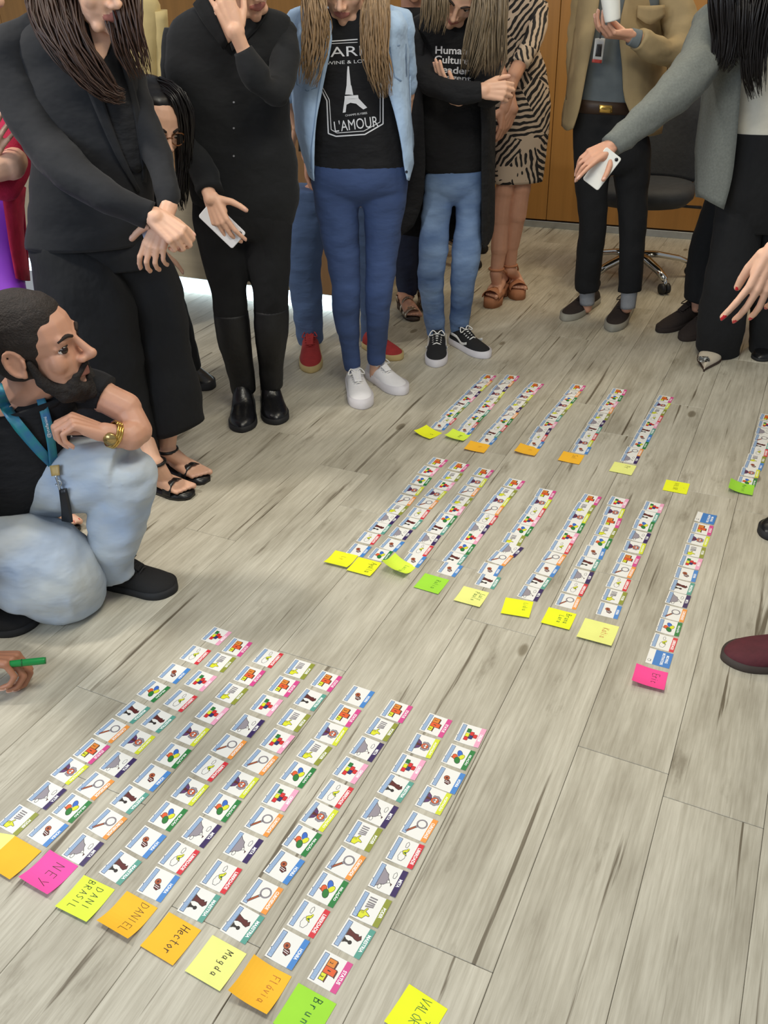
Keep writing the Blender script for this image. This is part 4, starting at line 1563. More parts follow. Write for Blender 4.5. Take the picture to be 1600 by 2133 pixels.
# ================================================================== woman with the printed T-shirt and light denim shirt
w = Person('woman in an open light denim shirt over a black printed T-shirt and blue jeans', G(780, 830), 3.3, SKIN)
tee = MB()
w.wear(tee, w.secs([(672, 18, 792, 20, 0, .62), (632, 34, 838, 34, 0, .46), (628, 90, 842, 88, 0, .52), (640, 170, 845, 165, 0, .55), (648, 240, 848, 235, 0, .55), (652, 300, 850, 296, 0, .56), (654, 354, 847, 350, 0, .57)]), BLACK3, wr=.006)
w.kid(tee, 't_shirt')
jn = MB()
w.wear(jn, w.secs([(658, 330, 846, 328, 0, .55), (648, 365, 850, 362, 0, .58), (654, 400, 846, 398, 0, .5), (690, 428, 812, 426, 0, .3)]), JEAN1, wr=.003)
w.wear(jn, w.secs([(650, 385, 752, 392, 0, .85), (660, 450, 747, 455, 0, .9), (678, 530, 750, 535, 0, .95), (689, 595, 750, 597, -.02, 1), (693, 655, 749, 655, 0, 1), (710, 715, 750, 717, .03, 1), (717, 770, 752, 768, .05, 1)]), JEAN1, wr=.006, wscale=9)
w.wear(jn, w.secs([(750, 392, 850, 385, 0, .85), (758, 450, 841, 450, 0, .9), (761, 530, 829, 530, 0, .95), (762, 595, 820, 595, -.02, 1), (762, 655, 812, 655, 0, 1), (764, 715, 806, 713, .06, 1), (766, 756, 802, 752, .08, 1)]), JEAN1, wr=.006, wscale=9)
jn.fuse(.006, 6)
w.kid(jn, 'jeans')
shirt = MB()
pp = lambda rows: [[w.p(q[0], q[1], q[2] * .62 if q[2] < 0 else q[2]) for q in r] for r in rows]
# two open front panels, the back and the rolled sleeves
shirt.sheet(pp([[(612, 25, .05), (640, 20, -.14), (690, 45, -.14)], [(604, 55, .05), (635, 52, -.18), (690, 68, -.18)], [(600, 80, .06), (640, 85, -.19), (690, 95, -.19)], [(606, 160, .06), (632, 165, -.15), (672, 185, -.19)], [(612, 230, .06), (634, 235, -.15), (660, 250, -.19)],
                [(620, 290, .05), (636, 300, -.14), (655, 315, -.18)], [(634, 335, 0), (645, 350, -.12), (656, 350, -.17)], [(645, 368, -.05), (650, 374, -.12), (655, 377, -.16)]]), CHAMBRAY, .004, wr=.006, wscale=14)
shirt.sheet(pp([[(790, 45, -.14), (815, 22, -.14), (848, 30, .05)], [(798, 68, -.18), (830, 52, -.18), (855, 55, .05)], [(803, 95, -.19), (825, 88, -.19), (858, 85, .06)], [(800, 160, -.19), (835, 160, -.15), (852, 165, .06)], [(820, 230, -.19), (846, 230, -.14), (856, 235, .06)],
                [(836, 300, -.18), (852, 300, -.13), (861, 300, .05)], [(843, 345, -.16), (853, 345, -.12), (860, 340, 0)], [(847, 374, -.15), (850, 376, -.12), (853, 374, -.05)]]), CHAMBRAY, .004, wr=.005, wscale=14)
shirt.sheet(pp([[(612, 25, .06), (720, 12, .14), (848, 30, .06)], [(604, 100, .06), (720, 100, .17), (856, 100, .06)], [(610, 220, .06), (730, 220, .17), (856, 220, .06)], [(634, 340, .04), (740, 350, .16), (858, 340, .04)]]), CHAMBRAY, .004, wr=.004)
w.wear(shirt, w.limb([(652, 30, .0, 24), (626, 46, .02, 32), (612, 100, .05, 27), (604, 160, .10, 25), (603, 205, .13, 23)]), CHAMBRAY, wr=.006, wscale=16)
w.wear(shirt, w.limb([(806, 30, .0, 24), (830, 46, .02, 32), (842, 100, .05, 23), (848, 150, .09, 20), (849, 190, .12, 18)]), CHAMBRAY, wr=.006, wscale=16)
w.kid(shirt, 'denim_shirt')
sd = MB()                                         # pockets, plackets and buttons
seam = mat('denim_seam', (124, 150, 186), 0.85, var=0.08)
for pl in ([(612, 118), (668, 124)], [(614, 118), (618, 176), (640, 190), (660, 182), (668, 124)], [(812, 98), (846, 92)], [(812, 98), (822, 160), (836, 168), (848, 158), (846, 92)], [(680, 100), (662, 200), (648, 310), (648, 360)]):
    sd = MB()
    decal(sd, line_polys(pl, 2.2), shirt, seam, .003)
    w.kid(sd, 'seam', None, shirt)
btn = mat('dark_button', (40, 44, 56), 0.4, var=0.05)
for bx, by in ((812, 212), (826, 268), (835, 315), (847, 358), (802, 150)):
    bk = MB()
    decal(bk, [([(bx + 3 * math.cos(a), by + 3 * math.sin(a)) for a in [2 * math.pi * i / 10 for i in range(10)]], [tuple(range(10))])], shirt, btn, .004)
    w.kid(bk, 'button', None, shirt)
pr_ = MB()                                        # the printed picture on the T-shirt
polys = []
polys += line_polys([(688, 86), (745, 82)], 2.4) + line_polys([(690, 91), (745, 88)], 1.4)
polys += line_polys([(665, 178), (681, 210), (684, 278), (700, 284), (760, 280), (798, 258), (798, 190), (790, 160)], 2.6)
polys += line_polys([(671, 180), (686, 208), (690, 270), (702, 277), (758, 273), (792, 254), (792, 192), (784, 162)], 1.5)
polys += text_polys('PARIS', 722, 107, 108, 21, -.05) + text_polys('WINE & LOVE', 726, 129, 92, 7, -.06)
polys += text_polys("L'AMOUR", 742, 258, 92, 23, -.13) + text_polys('CHAMPS ELYSEES', 742, 238, 46, 4, -.12)
tower = [[(724, 138), (727, 138), (728, 150), (723, 150)], [(723, 150), (728, 150), (731, 178), (722, 178)], [(722, 178), (732, 178), (736, 198), (727, 197), (719, 197)], [(718, 200), (746, 198), (747, 205), (718, 206)],
         [(718, 206), (728, 206), (722, 218), (720, 234), (714, 235)], [(735, 206), (747, 205), (765, 224), (757, 228), (749, 222), (742, 216)], [(728, 206), (735, 206), (742, 216), (730, 214), (722, 218)]]
for q in tower:
    polys.append((q, [tuple(range(len(q)))]))
decal(pr_, polys, tee, PRINT_W)
w.kid(pr_, 'shirt_print', 'white PARIS and tower print', tee)
hp, T, R = head_prims(w.p(716, -42, -.06), (-.14, -.82, -.50), (0, -.45, .9), 1.0, neck_to=w.p(728, 25, .02))
hp += hand_prims(w.p(618, 258, .17), (.35, .5, -.5), (-.5, .6, 0), (0, -.6, -.6), .95, arm=[(w.p(603, 205, .14), .030), (w.p(603, 190, .13), .034)])
w.fine(hp, .004, 6)
w.fine(hand_prims(w.p(843, 262, .2), (-.4, .5, -.5), (.5, .6, 0), (0, -.6, -.6), .95, arm=[(w.p(848, 200, .13), .028), (w.p(849, 180, .12), .03)]), .004)
w.fine(chain([(w.p(735, 755, .05), .026), (w.p(736, 800, .07), .028)]) + chain([(w.p(783, 745, .08), .026), (w.p(782, 785, .1), .028)]), .005)
face_details(w, T)
hm = MB()
for i, (path, n) in enumerate([([(706, -95), (656, -50), (652, 20), (655, 80), (650, 130), (640, 180)], 80), ([(740, -95), (782, -50), (784, 20), (782, 90), (790, 150), (800, 205)], 100), ([(700, -90), (664, -40), (668, 20), (672, 60), (668, 100)], 30), ([(748, -90), (774, -30), (768, 30), (768, 90), (782, 150), (778, 180)], 46)]):
    strands(hm, [(w.p(x, y, -.06 - .12 * min(1, k / 2)), (.03, .035, .04, .045, .045, .03)[k] * (1 if i < 2 else .6)) for k, (x, y) in enumerate(path)], BLONDE_H, n, .0030, i)
hair_object(w, hair_cap(T, R, 1.0, BLONDE_H), BLONDE_H, hm)
shoe(w, G(737, 797), G(757, 852), WHITE_L, WHITE_R, LACE_W, width=.050, sole_h=.034)
shoe(w, G(772, 782), G(842, 822), WHITE_L, WHITE_R, LACE_W, width=.048, sole_h=.034)
w.finish()

# ================================================================== woman in black shirt holding a phone
w = Person('woman in a long black shirt and boots, hand on cheek, standing beside the printed T-shirt', G(540, 880), 3.12, SKIN)
sh = MB()
w.wear(sh, w.secs([(420, 8, 540, 12, 0, .62), (360, 42, 603, 36, 0, .45), (345, 110, 604, 105, 0, .48), (352, 200, 602, 195, 0, .5), (372, 290, 610, 285, 0, .5), (392, 360, 620, 355, 0, .52), (402, 420, 624, 415, 0, .54), (425, 472, 606, 474, 0, .55)]), BLACK2, wr=.007)
w.wear(sh, w.limb([(372, 60, .02, 30), (364, 150, .02, 30), (378, 235, .02, 32), (410, 318, -.06, 29), (438, 400, -.165, 28)]), BLACK2, wr=.007, wscale=12)
w.wear(sh, w.limb([(590, 60, .02, 28), (592, 130, -.06, 32), (572, 192, -.16, 34), (535, 160, -.21, 30), (506, 104, -.22, 21)]), BLACK2, wr=.007, wscale=12)
# collar lying on the shoulders, open at the throat
on = surface(sh)
c_ = lambda x, y, o=.006: on(x, y, o, w.p(x, y, -.06))
sh.sheet([[w.p(430, -22, .0), w.p(446, 20, -.07), c_(474, 88, .012)], [c_(402, 8), c_(424, 48, .010), c_(466, 104, .008)]], BLACK2, .005)
sh.sheet([[w.p(540, -14, .0), w.p(512, 36, -.07), c_(480, 92, .012)], [c_(560, 16), c_(535, 62, .010), c_(484, 108, .008)]], BLACK2, .005)
w.kid(sh, 'shirt')
for by in (213, 267, 325):
    bt = MB()
    decal(bt, [([(487 + 2.2 * math.cos(a), by + 2.2 * math.sin(a)) for a in [2 * math.pi * i / 8 for i in range(8)]], [tuple(range(8))])], sh, mat('button_pearl', (150, 150, 156), .3, var=.05), .003)
    w.kid(bt, 'button', None, sh)
tr = MB()
w.wear(tr, w.secs([(402, 400, 612, 400, 0, .5), (400, 450, 610, 450, 0, .55), (408, 490, 606, 490, 0, .5)]), TROUSER)
w.wear(tr, w.secs([(400, 450, 510, 455, 0, .85), (415, 520, 513, 525, 0, .9), (438, 600, 514, 602, -.01, 1), (447, 655, 516, 655, 0, 1), (456, 700, 518, 700, 0, 1), (474, 760, 524, 760, .03, 1), (486, 812, 530, 808, .05, 1)]), TROUSER, wr=.004)
w.wear(tr, w.secs([(502, 455, 610, 450, 0, .85), (508, 520, 606, 520, 0, .9), (525, 600, 602, 598, -.01, 1), (530, 650, 600, 645, 0, 1), (534, 700, 597, 696, 0, 1), (540, 755, 588, 750, .04, 1), (545, 806, 588, 798, .06, 1)]), TROUSER, wr=.004)
tr.fuse(.008, 6)
w.kid(tr, 'trousers')
BOOTM = mat('black_stretch_boot', (14, 14, 17), .6, var=.1, bump=.4, bscale=16, bdist=.015)
bo = MB()
bo.loft(w.secs([(446, 652, 517, 650, 0, 1), (452, 700, 522, 698, 0, 1), (470, 760, 528, 758, .03, 1.05), (484, 815, 533, 810, .05, 1.1)]), BOOTM, wr=.003)
w.kid(bo, 'boot_shaft')
bo = MB()
bo.loft(w.secs([(529, 644, 601, 640, 0, 1), (531, 700, 601, 694, 0, 1), (538, 755, 592, 748, .04, 1.05), (543, 808, 590, 800, .06, 1.1)]), BOOTM, wr=.003)
w.kid(bo, 'boot_shaft')
shoe(w, G(512, 838), G(505, 900), LEATHER, RUBBER, None, width=.052, hgt=1.25, eyelet=False, high=True, name='boot')
shoe(w, G(562, 828), G(578, 884), LEATHER, RUBBER, None, width=.052, hgt=1.25, eyelet=False, high=True, name='boot')
hp, T, R = head_prims(w.p(508, -62, -.10), (.55, -.72, -.45), (.1, -.4, .9), 1.02, neck_to=w.p(468, 45, .01), neck_r=.046)
w.patch([[c_(446, 26, .003), c_(468, 22, .003), c_(496, 30, .003)], [c_(458, 52, .003), c_(471, 54, .003), c_(488, 56, .003)], [c_(470, 84, .003), c_(476, 90, .003), c_(482, 84, .003)]])
w.fine(hp, .004)
# raised hand spread on the cheek, fingers up
w.fine(hand_prims(w.p(493, 72, -.24), (-.35, .10, 1), (-.1, .95, .1), (.8, .0, .4), .98, ((12, 25, 15), (8, 22, 15), (8, 22, 15), (10, 24, 18)), 7, thumb=(.6, .8, -.3), arm=[(w.p(506, 102, -.222), .0225), (w.p(522, 130, -.215), .025)]), .0034)
# lowered hand with the phone
w.fine(hand_prims(w.p(437, 408, -.19), (.33, -.25, -.9), (.3, .95, .1), (.9, -.1, .2), 1.0, ((14, 20, 12), (18, 30, 20), (20, 34, 22), (22, 36, 24)), 6, thumb=(.85, .5, -.15), arm=[(w.p(430, 390, -.16), .024), (w.p(424, 366, -.13), .023)]), .0034)
face_details(w, T)
hm = MB()
strands(hm, [(w.p(480, -140, 0), .05), (w.p(445, -90, .02), .06), (w.p(440, -20, .08), .05), (w.p(445, 30, .1), .03)], BROWN_H, 40, .005, 4)
hair_object(w, hair_cap(T, R, 1.02, BROWN_H), BROWN_H, hm)
w.finish()
# her phone: white back, camera, glossy edge
ph = rounded_slab('smartphone', w.p(463, 468, -.205), (.56, -.1, -.58), (.55, .05, .6), .148, .072, .008, mat('phone_white_back', (236, 236, 240), .15, var=.02))
tag(ph, 'white smartphone held low by the woman in the long black shirt', 'phone')
for nm, lx, ly, r, mm_ in (('camera_lens', .060, .022, .0062, mat('lens_black', (16, 16, 20), .1, var=.05)), ('flash', .048, .022, .003, mat('flash_cream', (230, 220, 190), .3, var=.02))):
    k = MB()
    side = -1 if (ph.matrix_world.to_3x3() @ Vector((0, 0, 1))).y > 0 else 1
    k.tube([(lx, ly, side * .003), (lx, ly, side * .0056)], r, mm_, 14, 1)
    k.build(nm, ph)
# ================================================================== woman in the black suit with long brown hair
w = Person('woman in a black blazer and wide black trousers with long brown hair and clasped hands', G(360, 1010), 2.62, SKIN)
bl = MB()
w.wear(bl, w.secs([(128, 10, 238, 40, 0, .7), (38, 66, 280, 134, 0, .48), (40, 150, 296, 215, 0, .5), (58, 250, 312, 295, 0, .52), (66, 340, 322, 370, 0, .52), (60, 430, 318, 450, 0, .54), (56, 512, 300, 505, 0, .56)]), BLACK, wr=.007)
_ts = MB()
_ts.v, _ts.f = list(bl.v), list(bl.f)
w.wear(bl, w.limb([(78, 44, .0, 24), (26, 88, .0, 48), (34, 180, -.02, 47), (86, 285, -.07, 45), (150, 358, -.16, 40), (235, 415, -.22, 34), (313, 447, -.22, 27)]), BLACK, wr=.008, wscale=11)
w.wear(bl, w.limb([(266, 150, .02, 30), (294, 235, .0, 31), (328, 325, -.06, 28), (348, 395, -.14, 25), (350, 436, -.17, 22)]), BLACK, wr=.008, wscale=11)
# black top showing in the opening, lapels either side
on = surface(_ts)
c_ = lambda x, y, o=.004: on(x, y, o, w.p(x, y, -.08))
top = MB()
top.sheet([[c_(190, 92), c_(212, 124), c_(236, 100)], [c_(202, 180), c_(240, 190), c_(272, 185)], [c_(228, 280), c_(262, 290), c_(294, 285)], [c_(264, 350), c_(284, 360), c_(300, 350)]], BLACK3, .004)
w.kid(top, 'black_top')
lp = [[c_(178, 45, .006), c_(196, 120, .010), c_(220, 220, .010), c_(256, 320, .008), c_(292, 395, .006)], [c_(150, 62, .006), c_(164, 140, .012), c_(196, 225, .012), c_(240, 322, .010), c_(286, 400, .006)]]
bl.sheet(lp, BLACK, .005)
lp = [[c_(238, 84, .006), c_(258, 150, .010), c_(277, 230, .010), c_(292, 320, .008), c_(298, 380, .006)], [c_(252, 90, .006), c_(274, 160, .010), c_(293, 240, .010), c_(303, 320, .008), c_(304, 380, .006)]]
bl.sheet(lp, BLACK, .005)
w.kid(bl, 'blazer')
tr = MB()
w.wear(tr, w.secs([(64, 470, 320, 475, .02, .5), (66, 520, 326, 515, .02, .5), (80, 560, 340, 550, .02, .45)]), TROUSER, wr=.004)
w.wear(tr, w.secs([(66, 505, 215, 515, 0, .8), (78, 600, 280, 605, -.02, .7), (100, 700, 298, 710, -.03, .65), (126, 800, 312, 815, -.03, .6), (150, 895, 332, 935, -.03, .6)]), TROUSER, wr=.008, wscale=6, fold=.5)
w.wear(tr, w.secs([(190, 505, 328, 500, .04, .8), (240, 600, 374, 590, .04, .7), (270, 690, 393, 680, .03, .7), (290, 790, 411, 775, .02, .72), (308, 905, 427, 868, .02, .75)]), TROUSER, wr=.008, wscale=6, fold=.5)
w.kid(tr, 'wide_trousers')
top1 = sandal(w, G(292, 1012), G(402, 1036), LEATHER, LEATHER, h=.014, heel_h=.03, width=.043, straps=((.66, .032),), ankle=(w.p(322, 962, -.12), .034))
w.fine(foot_on(w, G(292, 1012), G(402, 1036), w.p(318, 965, -.12), top1, .95, leg=[(w.p(318, 965, -.12), .032), (w.p(298, 905, -.05), .034), (w.p(280, 850, -.03), .036)]), .0038)
top2 = sandal(w, G(338, 972), G(432, 1006), LEATHER, LEATHER, h=.014, heel_h=.03, width=.043, straps=((.66, .034),), ankle=(w.p(348, 936, .0), .034))
w.fine(foot_on(w, G(338, 972), G(432, 1006), w.p(346, 938, .0), top2, .95, leg=[(w.p(346, 938, .0), .032), (w.p(352, 890, .02), .034), (w.p(352, 840, .02), .036)]), .0038)
hp, T, R = head_prims(w.p(186, -52, -.06), (.70, -.62, -.36), (.05, -.3, .95), 1.04, neck_to=w.p(190, 48, .02), neck_r=.046)
w.patch([[c_(182, 40, .003), c_(208, 48, .003), c_(236, 52, .003)], [c_(192, 80, .006), c_(210, 90, .006), c_(232, 84, .006)], [c_(202, 112, .006), c_(212, 128, .006), c_(222, 114, .006)]])
w.fine(hp, .004, 6)
w.fine(hand_prims(w.p(316, 446, -.235), (.75, -.2, -.62), (-.3, .8, -.5), (.5, -.3, .8), .98, ((45, 55, 35), (48, 58, 35), (50, 58, 35), (50, 58, 35)), 3, thumb=(.35, .85, -.35), arm=[(w.p(300, 439, -.22), .024), (w.p(280, 430, -.22), .024)]), .0034)
w.fine(hand_prims(w.p(345, 452, -.20), (-.42, -.35, -.80), (.3, .8, .1), (-.8, 0, .3), .98, ((16, 30, 20), (22, 38, 24), (26, 40, 26), (28, 42, 26)), 5, thumb=(.8, .6, -.2), arm=[(w.p(350, 430, -.17), .026), (w.p(351, 405, -.14), .03)]), .0034)
face_details(w, T)
hm = MB()
for i, (path, n) in enumerate([([(165, -130), (120, -60), (128, 20), (150, 90), (190, 150), (235, 195), (262, 200)], 80), ([(200, -130), (235, -70), (250, -10), (262, 50), (278, 110), (296, 165)], 44), ([(150, -120), (100, -40), (100, 30), (135, 90), (175, 140)], 40)]):
    strands(hm, [(w.p(x, y, (-.0 if i != 1 else .02) - .10 * min(1, k / 2.5)), (.03, .05, .055, .05, .045, .03, .015)[k]) for k, (x, y) in enumerate(path)], BROWN_H, n + 40, .0032, 20 + i, .004)
hair_object(w, hair_cap(T, R, 1.04, BROWN_H), BROWN_H, hm)
w.finish()
ph = rounded_slab('smartphone', w.p(305, 490, -.17), (.15, .1, -1), (1, 0, .1), .06, .02, .008, mat('phone_pale_blue', (170, 190, 226), .2, var=.03))
tag(ph, 'edge of a pale blue phone in the clasped hands of the blazer woman', 'phone')

# ================================================================== woman with crossed arms and ash blonde hair
w = Person('woman in a black lettered T-shirt and long cardigan, faded jeans, arms crossed', G(950, 740), 3.72, SKIN)
tee = MB()
w.wear(tee, w.secs([(890, 20, 985, 22, 0, .62), (850, 48, 1015, 50, 0, .46), (858, 110, 1012, 110, 0, .52), (868, 200, 1010, 200, 0, .54), (872, 280, 1010, 280, 0, .55), (885, 358, 1010, 352, 0, .56)]), BLACK3, wr=.006)
w.kid(tee, 't_shirt')
cd = MB()
pp = lambda rows: [[w.p(q[0], q[1], q[2] * .62 if q[2] < 0 else q[2]) for q in r] for r in rows]
w.wear(cd, w.limb([(862, 55, .02, 26), (872, 110, -.02, 27), (900, 172, -.13, 27), (950, 192, -.2, 25), (1002, 190, -.21, 20)]), BLACK3, wr=.006, wscale=14)
w.wear(cd, w.limb([(1005, 60, .02, 26), (1018, 120, -.02, 26), (1012, 180, -.1, 26), (968, 196, -.14, 22), (938, 196, -.155, 17)]), BLACK3, wr=.006, wscale=14)
cd.sheet(pp([[(852, 50, .05), (868, 60, -.1), (882, 90, -.14)], [(848, 150, .06), (866, 160, -.12), (880, 180, -.15)], [(842, 260, .06), (864, 265, -.11), (884, 275, -.15)], [(836, 350, .06), (860, 350, -.10), (886, 345, -.14)], [(828, 420, .06), (850, 425, -.08), (880, 420, -.1)], [(818, 480, .06), (838, 490, -.04), (862, 470, -.07)]]), BLACK3, .005, wr=.008)
cd.sheet(pp([[(990, 90, -.14), (1005, 60, -.1), (1020, 55, .05)], [(1000, 190, -.15), (1016, 190, -.1), (1030, 190, .05)], [(1002, 300, -.15), (1018, 300, -.1), (1030, 300, .05)], [(1004, 400, -.13), (1018, 400, -.08), (1030, 400, .05)], [(1003, 490, -.11), (1012, 495, -.06), (1028, 480, .05)], [(1008, 516, -.09), (1012, 516, -.06), (1018, 508, .02)]]), BLACK3, .005, wr=.006)
cd.sheet(pp([[(852, 45, .06), (935, 30, .13), (1020, 50, .06)], [(846, 200, .07), (935, 200, .16), (1030, 200, .06)], [(836, 350, .07), (935, 360, .16), (1030, 350, .06)], [(818, 485, .07), (930, 500, .15), (1026, 490, .06)]]), BLACK3, .005, wr=.006)
cd.sheet(pp([[(1000, 205, -.2), (1030, 200, -.16), (1042, 210, -.1)], [(995, 220, -.18), (1015, 226, -.15), (1030, 218, -.1)]]), BLACK3, .006)
w.kid(cd, 'cardigan')
pr_ = MB()
polys = text_polys('Human', 940, 105, 66, 16, .03, .02) + text_polys('Culture', 941, 125, 72, 16, .05, .02) + text_polys('Leader', 944, 146, 68, 15, .08, .02) + text_polys('agent', 956, 165, 50, 14, .08, .02)
decal(pr_, polys, tee, PRINT_W, .002)
w.kid(pr_, 'shirt_print', 'white lettering in four lines', tee)
jn = MB()
w.wear(jn, w.secs([(892, 335, 1010, 332, 0, .55), (886, 370, 1008, 366, 0, .58), (886, 402, 1004, 400, 0, .5), (914, 428, 982, 426, 0, .3)]), JEAN2, wr=.003)
w.wear(jn, w.secs([(886, 385, 946, 392, 0, .85), (878, 450, 939, 455, 0, .92), (872, 530, 932, 535, -.02, 1), (871, 590, 924, 592, 0, 1), (880, 645, 926, 645, .04, 1), (890, 698, 927, 694, .07, 1)]), JEAN2, wr=.006, wscale=9)
w.wear(jn, w.secs([(946, 392, 1007, 385, 0, .85), (949, 450, 1003, 450, 0, .92), (940, 530, 1001, 528, -.02, 1), (939, 590, 990, 590, 0, 1), (938, 645, 982, 643, .06, 1), (937, 690, 974, 684, .1, 1)]), JEAN2, wr=.006, wscale=9)
jn.fuse(.006, 6)
w.kid(jn, 'jeans')
hp, T, R = head_prims(w.p(962, -22, -.10), (-.28, -.66, -.70), (.25, -.62, .74), 1.02, neck_to=w.p(935, 35, .02))
w.fine(hp, .004, 6)
w.fine(hand_prims(w.p(1002, 188, -.215), (.85, .0, -.05), (.0, .9, -.3), (.2, -.2, .9), .98, ((35, 45, 30), (40, 48, 32), (42, 50, 32), (44, 50, 32)), 3, thumb=(.55, .85, -.2), arm=[(w.p(990, 189, -.21), .026), (w.p(965, 190, -.2), .03)]), .0036)
w.fine(hand_prims(w.p(946, 212, -.15), (-.50, -.06, .80), (.75, .6, .2), (.3, -.4, .4), .86, ((6, 10, 8),) * 4, 1, thumb=(.2, .9, -.2), arm=[(w.p(956, 208, -.15), .024), (w.p(968, 198, -.14), .026)]), .0036)
w.fine(chain([(w.p(909, 688, .08), .026), (w.p(910, 720, .1), .028)]) + chain([(w.p(955, 680, .1), .026), (w.p(953, 712, .12), .028)]), .006)
face_details(w, T)
hm = MB()
for i, (path, n) in enumerate([([(965, -90), (1000, -60), (1010, 0), (1000, 60), (988, 120), (975, 162)], 64), ([(970, -90), (1015, -60), (1028, 0), (1028, 60), (1028, 120), (1025, 160)], 60), ([(950, -80), (915, -50), (908, -5), (905, 40), (900, 70)], 30)]):
    strands(hm, [(w.p(x, y, -.06 - .12 * min(1, k / 2)), (.03, .045, .05, .05, .05, .035)[k]) for k, (x, y) in enumerate(path)], ASH_H, n + 30, .0032, 40 + i, .003)
hair_object(w, hair_cap(T, R, 1.02, ASH_H), ASH_H, hm)
CANVAS = mat('black_canvas', (24, 24, 26), .85, var=.1, bump=.1, bscale=120)
shoe(w, G(912, 716), G(908, 765), CANVAS, WHITE_R, LACE_W, width=.048, sole_h=.03, stripe=LACE_W)
shoe(w, G(944, 712), G(1016, 746), CANVAS, WHITE_R, LACE_W, width=.046, sole_h=.03, stripe=LACE_W)
w.finish()


# ================================================================== woman in the printed dress
def leaf_print():
    m = bpy.data.materials.new('leaf_print_fabric')
    m.use_nodes = True
    nt = m.node_tree
    L = nt.links.new
    b = nt.nodes['Principled BSDF']
    tc = nt.nodes.new('ShaderNodeTexCoord')
    vo = nt.nodes.new('ShaderNodeTexVoronoi')
    vo.inputs['Scale'].default_value = 5.5
    L(tc.outputs['Object'], vo.inputs['Vector'])
    sep = nt.nodes.new('ShaderNodeSeparateColor')
    L(vo.outputs['Color'], sep.inputs[0])
    an = nt.nodes.new('ShaderNodeMath')
    an.operation = 'MULTIPLY'
    an.inputs[1].default_value = 6.28
    L(sep.outputs[0], an.inputs[0])
    vr = nt.nodes.new('ShaderNodeVectorRotate')
    vr.rotation_type = 'Y_AXIS'
    L(tc.outputs['Object'], vr.inputs['Vector'])
    L(an.outputs[0], vr.inputs['Angle'])
    wv = nt.nodes.new('ShaderNodeTexWave')
    wv.inputs['Scale'].default_value = 13
    wv.inputs['Distortion'].default_value = 5.0
    wv.inputs['Detail'].default_value = 2
    L(vr.outputs[0], wv.inputs['Vector'])
    no = nt.nodes.new('ShaderNodeTexNoise')
    no.inputs['Scale'].default_value = 22
    L(vr.outputs[0], no.inputs['Vector'])
    n3 = nt.nodes.new('ShaderNodeTexNoise')
    n3.inputs['Scale'].default_value = 8
    L(tc.outputs['Object'], n3.inputs['Vector'])
    r3 = nt.nodes.new('ShaderNodeValToRGB')
    r3.color_ramp.elements[0].position = .36
    r3.color_ramp.elements[1].position = .44
    L(n3.outputs['Fac'], r3.inputs[0])
    m3 = nt.nodes.new('ShaderNodeMath')
    m3.operation = 'MULTIPLY'
    L(r3.outputs[0], m3.inputs[1])
    ad = nt.nodes.new('ShaderNodeMath')
    ad.operation = 'MULTIPLY'
    L(wv.outputs['Fac'], ad.inputs[0])
    L(no.outputs['Fac'], ad.inputs[1])
    r = nt.nodes.new('ShaderNodeValToRGB')
    r.color_ramp.elements[0].position = .22
    r.color_ramp.elements[1].position = .245
    r.color_ramp.elements[0].color = (*srgb(196, 176, 156), 1)
    r.color_ramp.elements[1].color = (*srgb(28, 26, 28), 1)
    L(ad.outputs[0], m3.inputs[0])
    L(m3.outputs[0], r.inputs[0])
    L(r.outputs[0], b.inputs['Base Color'])
    b.inputs['Roughness'].default_value = .8
    return m


LEAF = leaf_print()
w = Person('woman in a knee-length black and beige leaf-print dress with hands clasped', G(1048, 640), 4.42, SKIN2)
dr = MB()
w.wear(dr, w.secs([(1040, -20, 1110, -20, 0, .6), (1022, 8, 1138, 5, 0, .5), (1026, 50, 1130, 48, 0, .55), (1030, 100, 1122, 95, 0, .6), (1028, 150, 1136, 140, 0, .62), (1024, 210, 1146, 205, 0, .62), (1022, 260, 1144, 260, 0, .6), (1026, 320, 1138, 320, 0, .58), (1028, 382, 1130, 376, 0, .56)]), LEAF, wr=.005)
w.wear(dr, w.limb([(1120, 12, .0, 22), (1118, 60, -.06, 21), (1102, 100, -.14, 20), (1082, 136, -.2, 19)]), LEAF, wr=.005, wscale=14)
w.wear(dr, w.limb([(1040, 12, .0, 22), (1034, 70, -.04, 20), (1032, 130, -.1, 19)]), LEAF, wr=.005, wscale=14)
w.kid(dr, 'dress')
arm1 = hand_prims(w.p(1052, 222, -.27), (-.05, -.1, -1), (-.6, .6, 0), (.2, -.9, -.1), .98, ((20, 30, 20), (24, 34, 20), (26, 36, 22), (28, 36, 22)), 4, arm=[(w.p(1060, 195, -.26), .026), (w.p(1070, 160, -.23), .032), (w.p(1084, 130, -.19), .036), (w.p(1102, 100, -.14), .038)])
w.fine(arm1, .004)
w.fine(hand_prims(w.p(1072, 222, -.26), (-.45, -.1, -.85), (-.5, .7, 0), (0, -.9, .2), .98, ((15, 25, 18), (18, 28, 20), (20, 30, 20), (22, 30, 20)), 5, arm=[(w.p(1062, 200, -.24), .026), (w.p(1048, 170, -.2), .03), (w.p(1034, 130, -.12), .034)]), .004)
hp, T, R = head_prims(w.p(1066, -80, -.06), (-.3, -.85, -.3), (0, -.2, .95), 1.0, neck_to=w.p(1072, -20, .02))
w.fine(hp, .005)
face_details(w, T)
hm = MB()
strands(hm, [(w.p(1095, -140, -.02), .05), (w.p(1110, -90, 0), .05), (w.p(1108, -40, .02), .04)], BROWN_H, 24, .005, 9)
hair_object(w, hair_cap(T, R, 1.0, BROWN_H), BROWN_H, hm)
TAN = mat('tan_suede', (176, 118, 84), .75, var=.08)
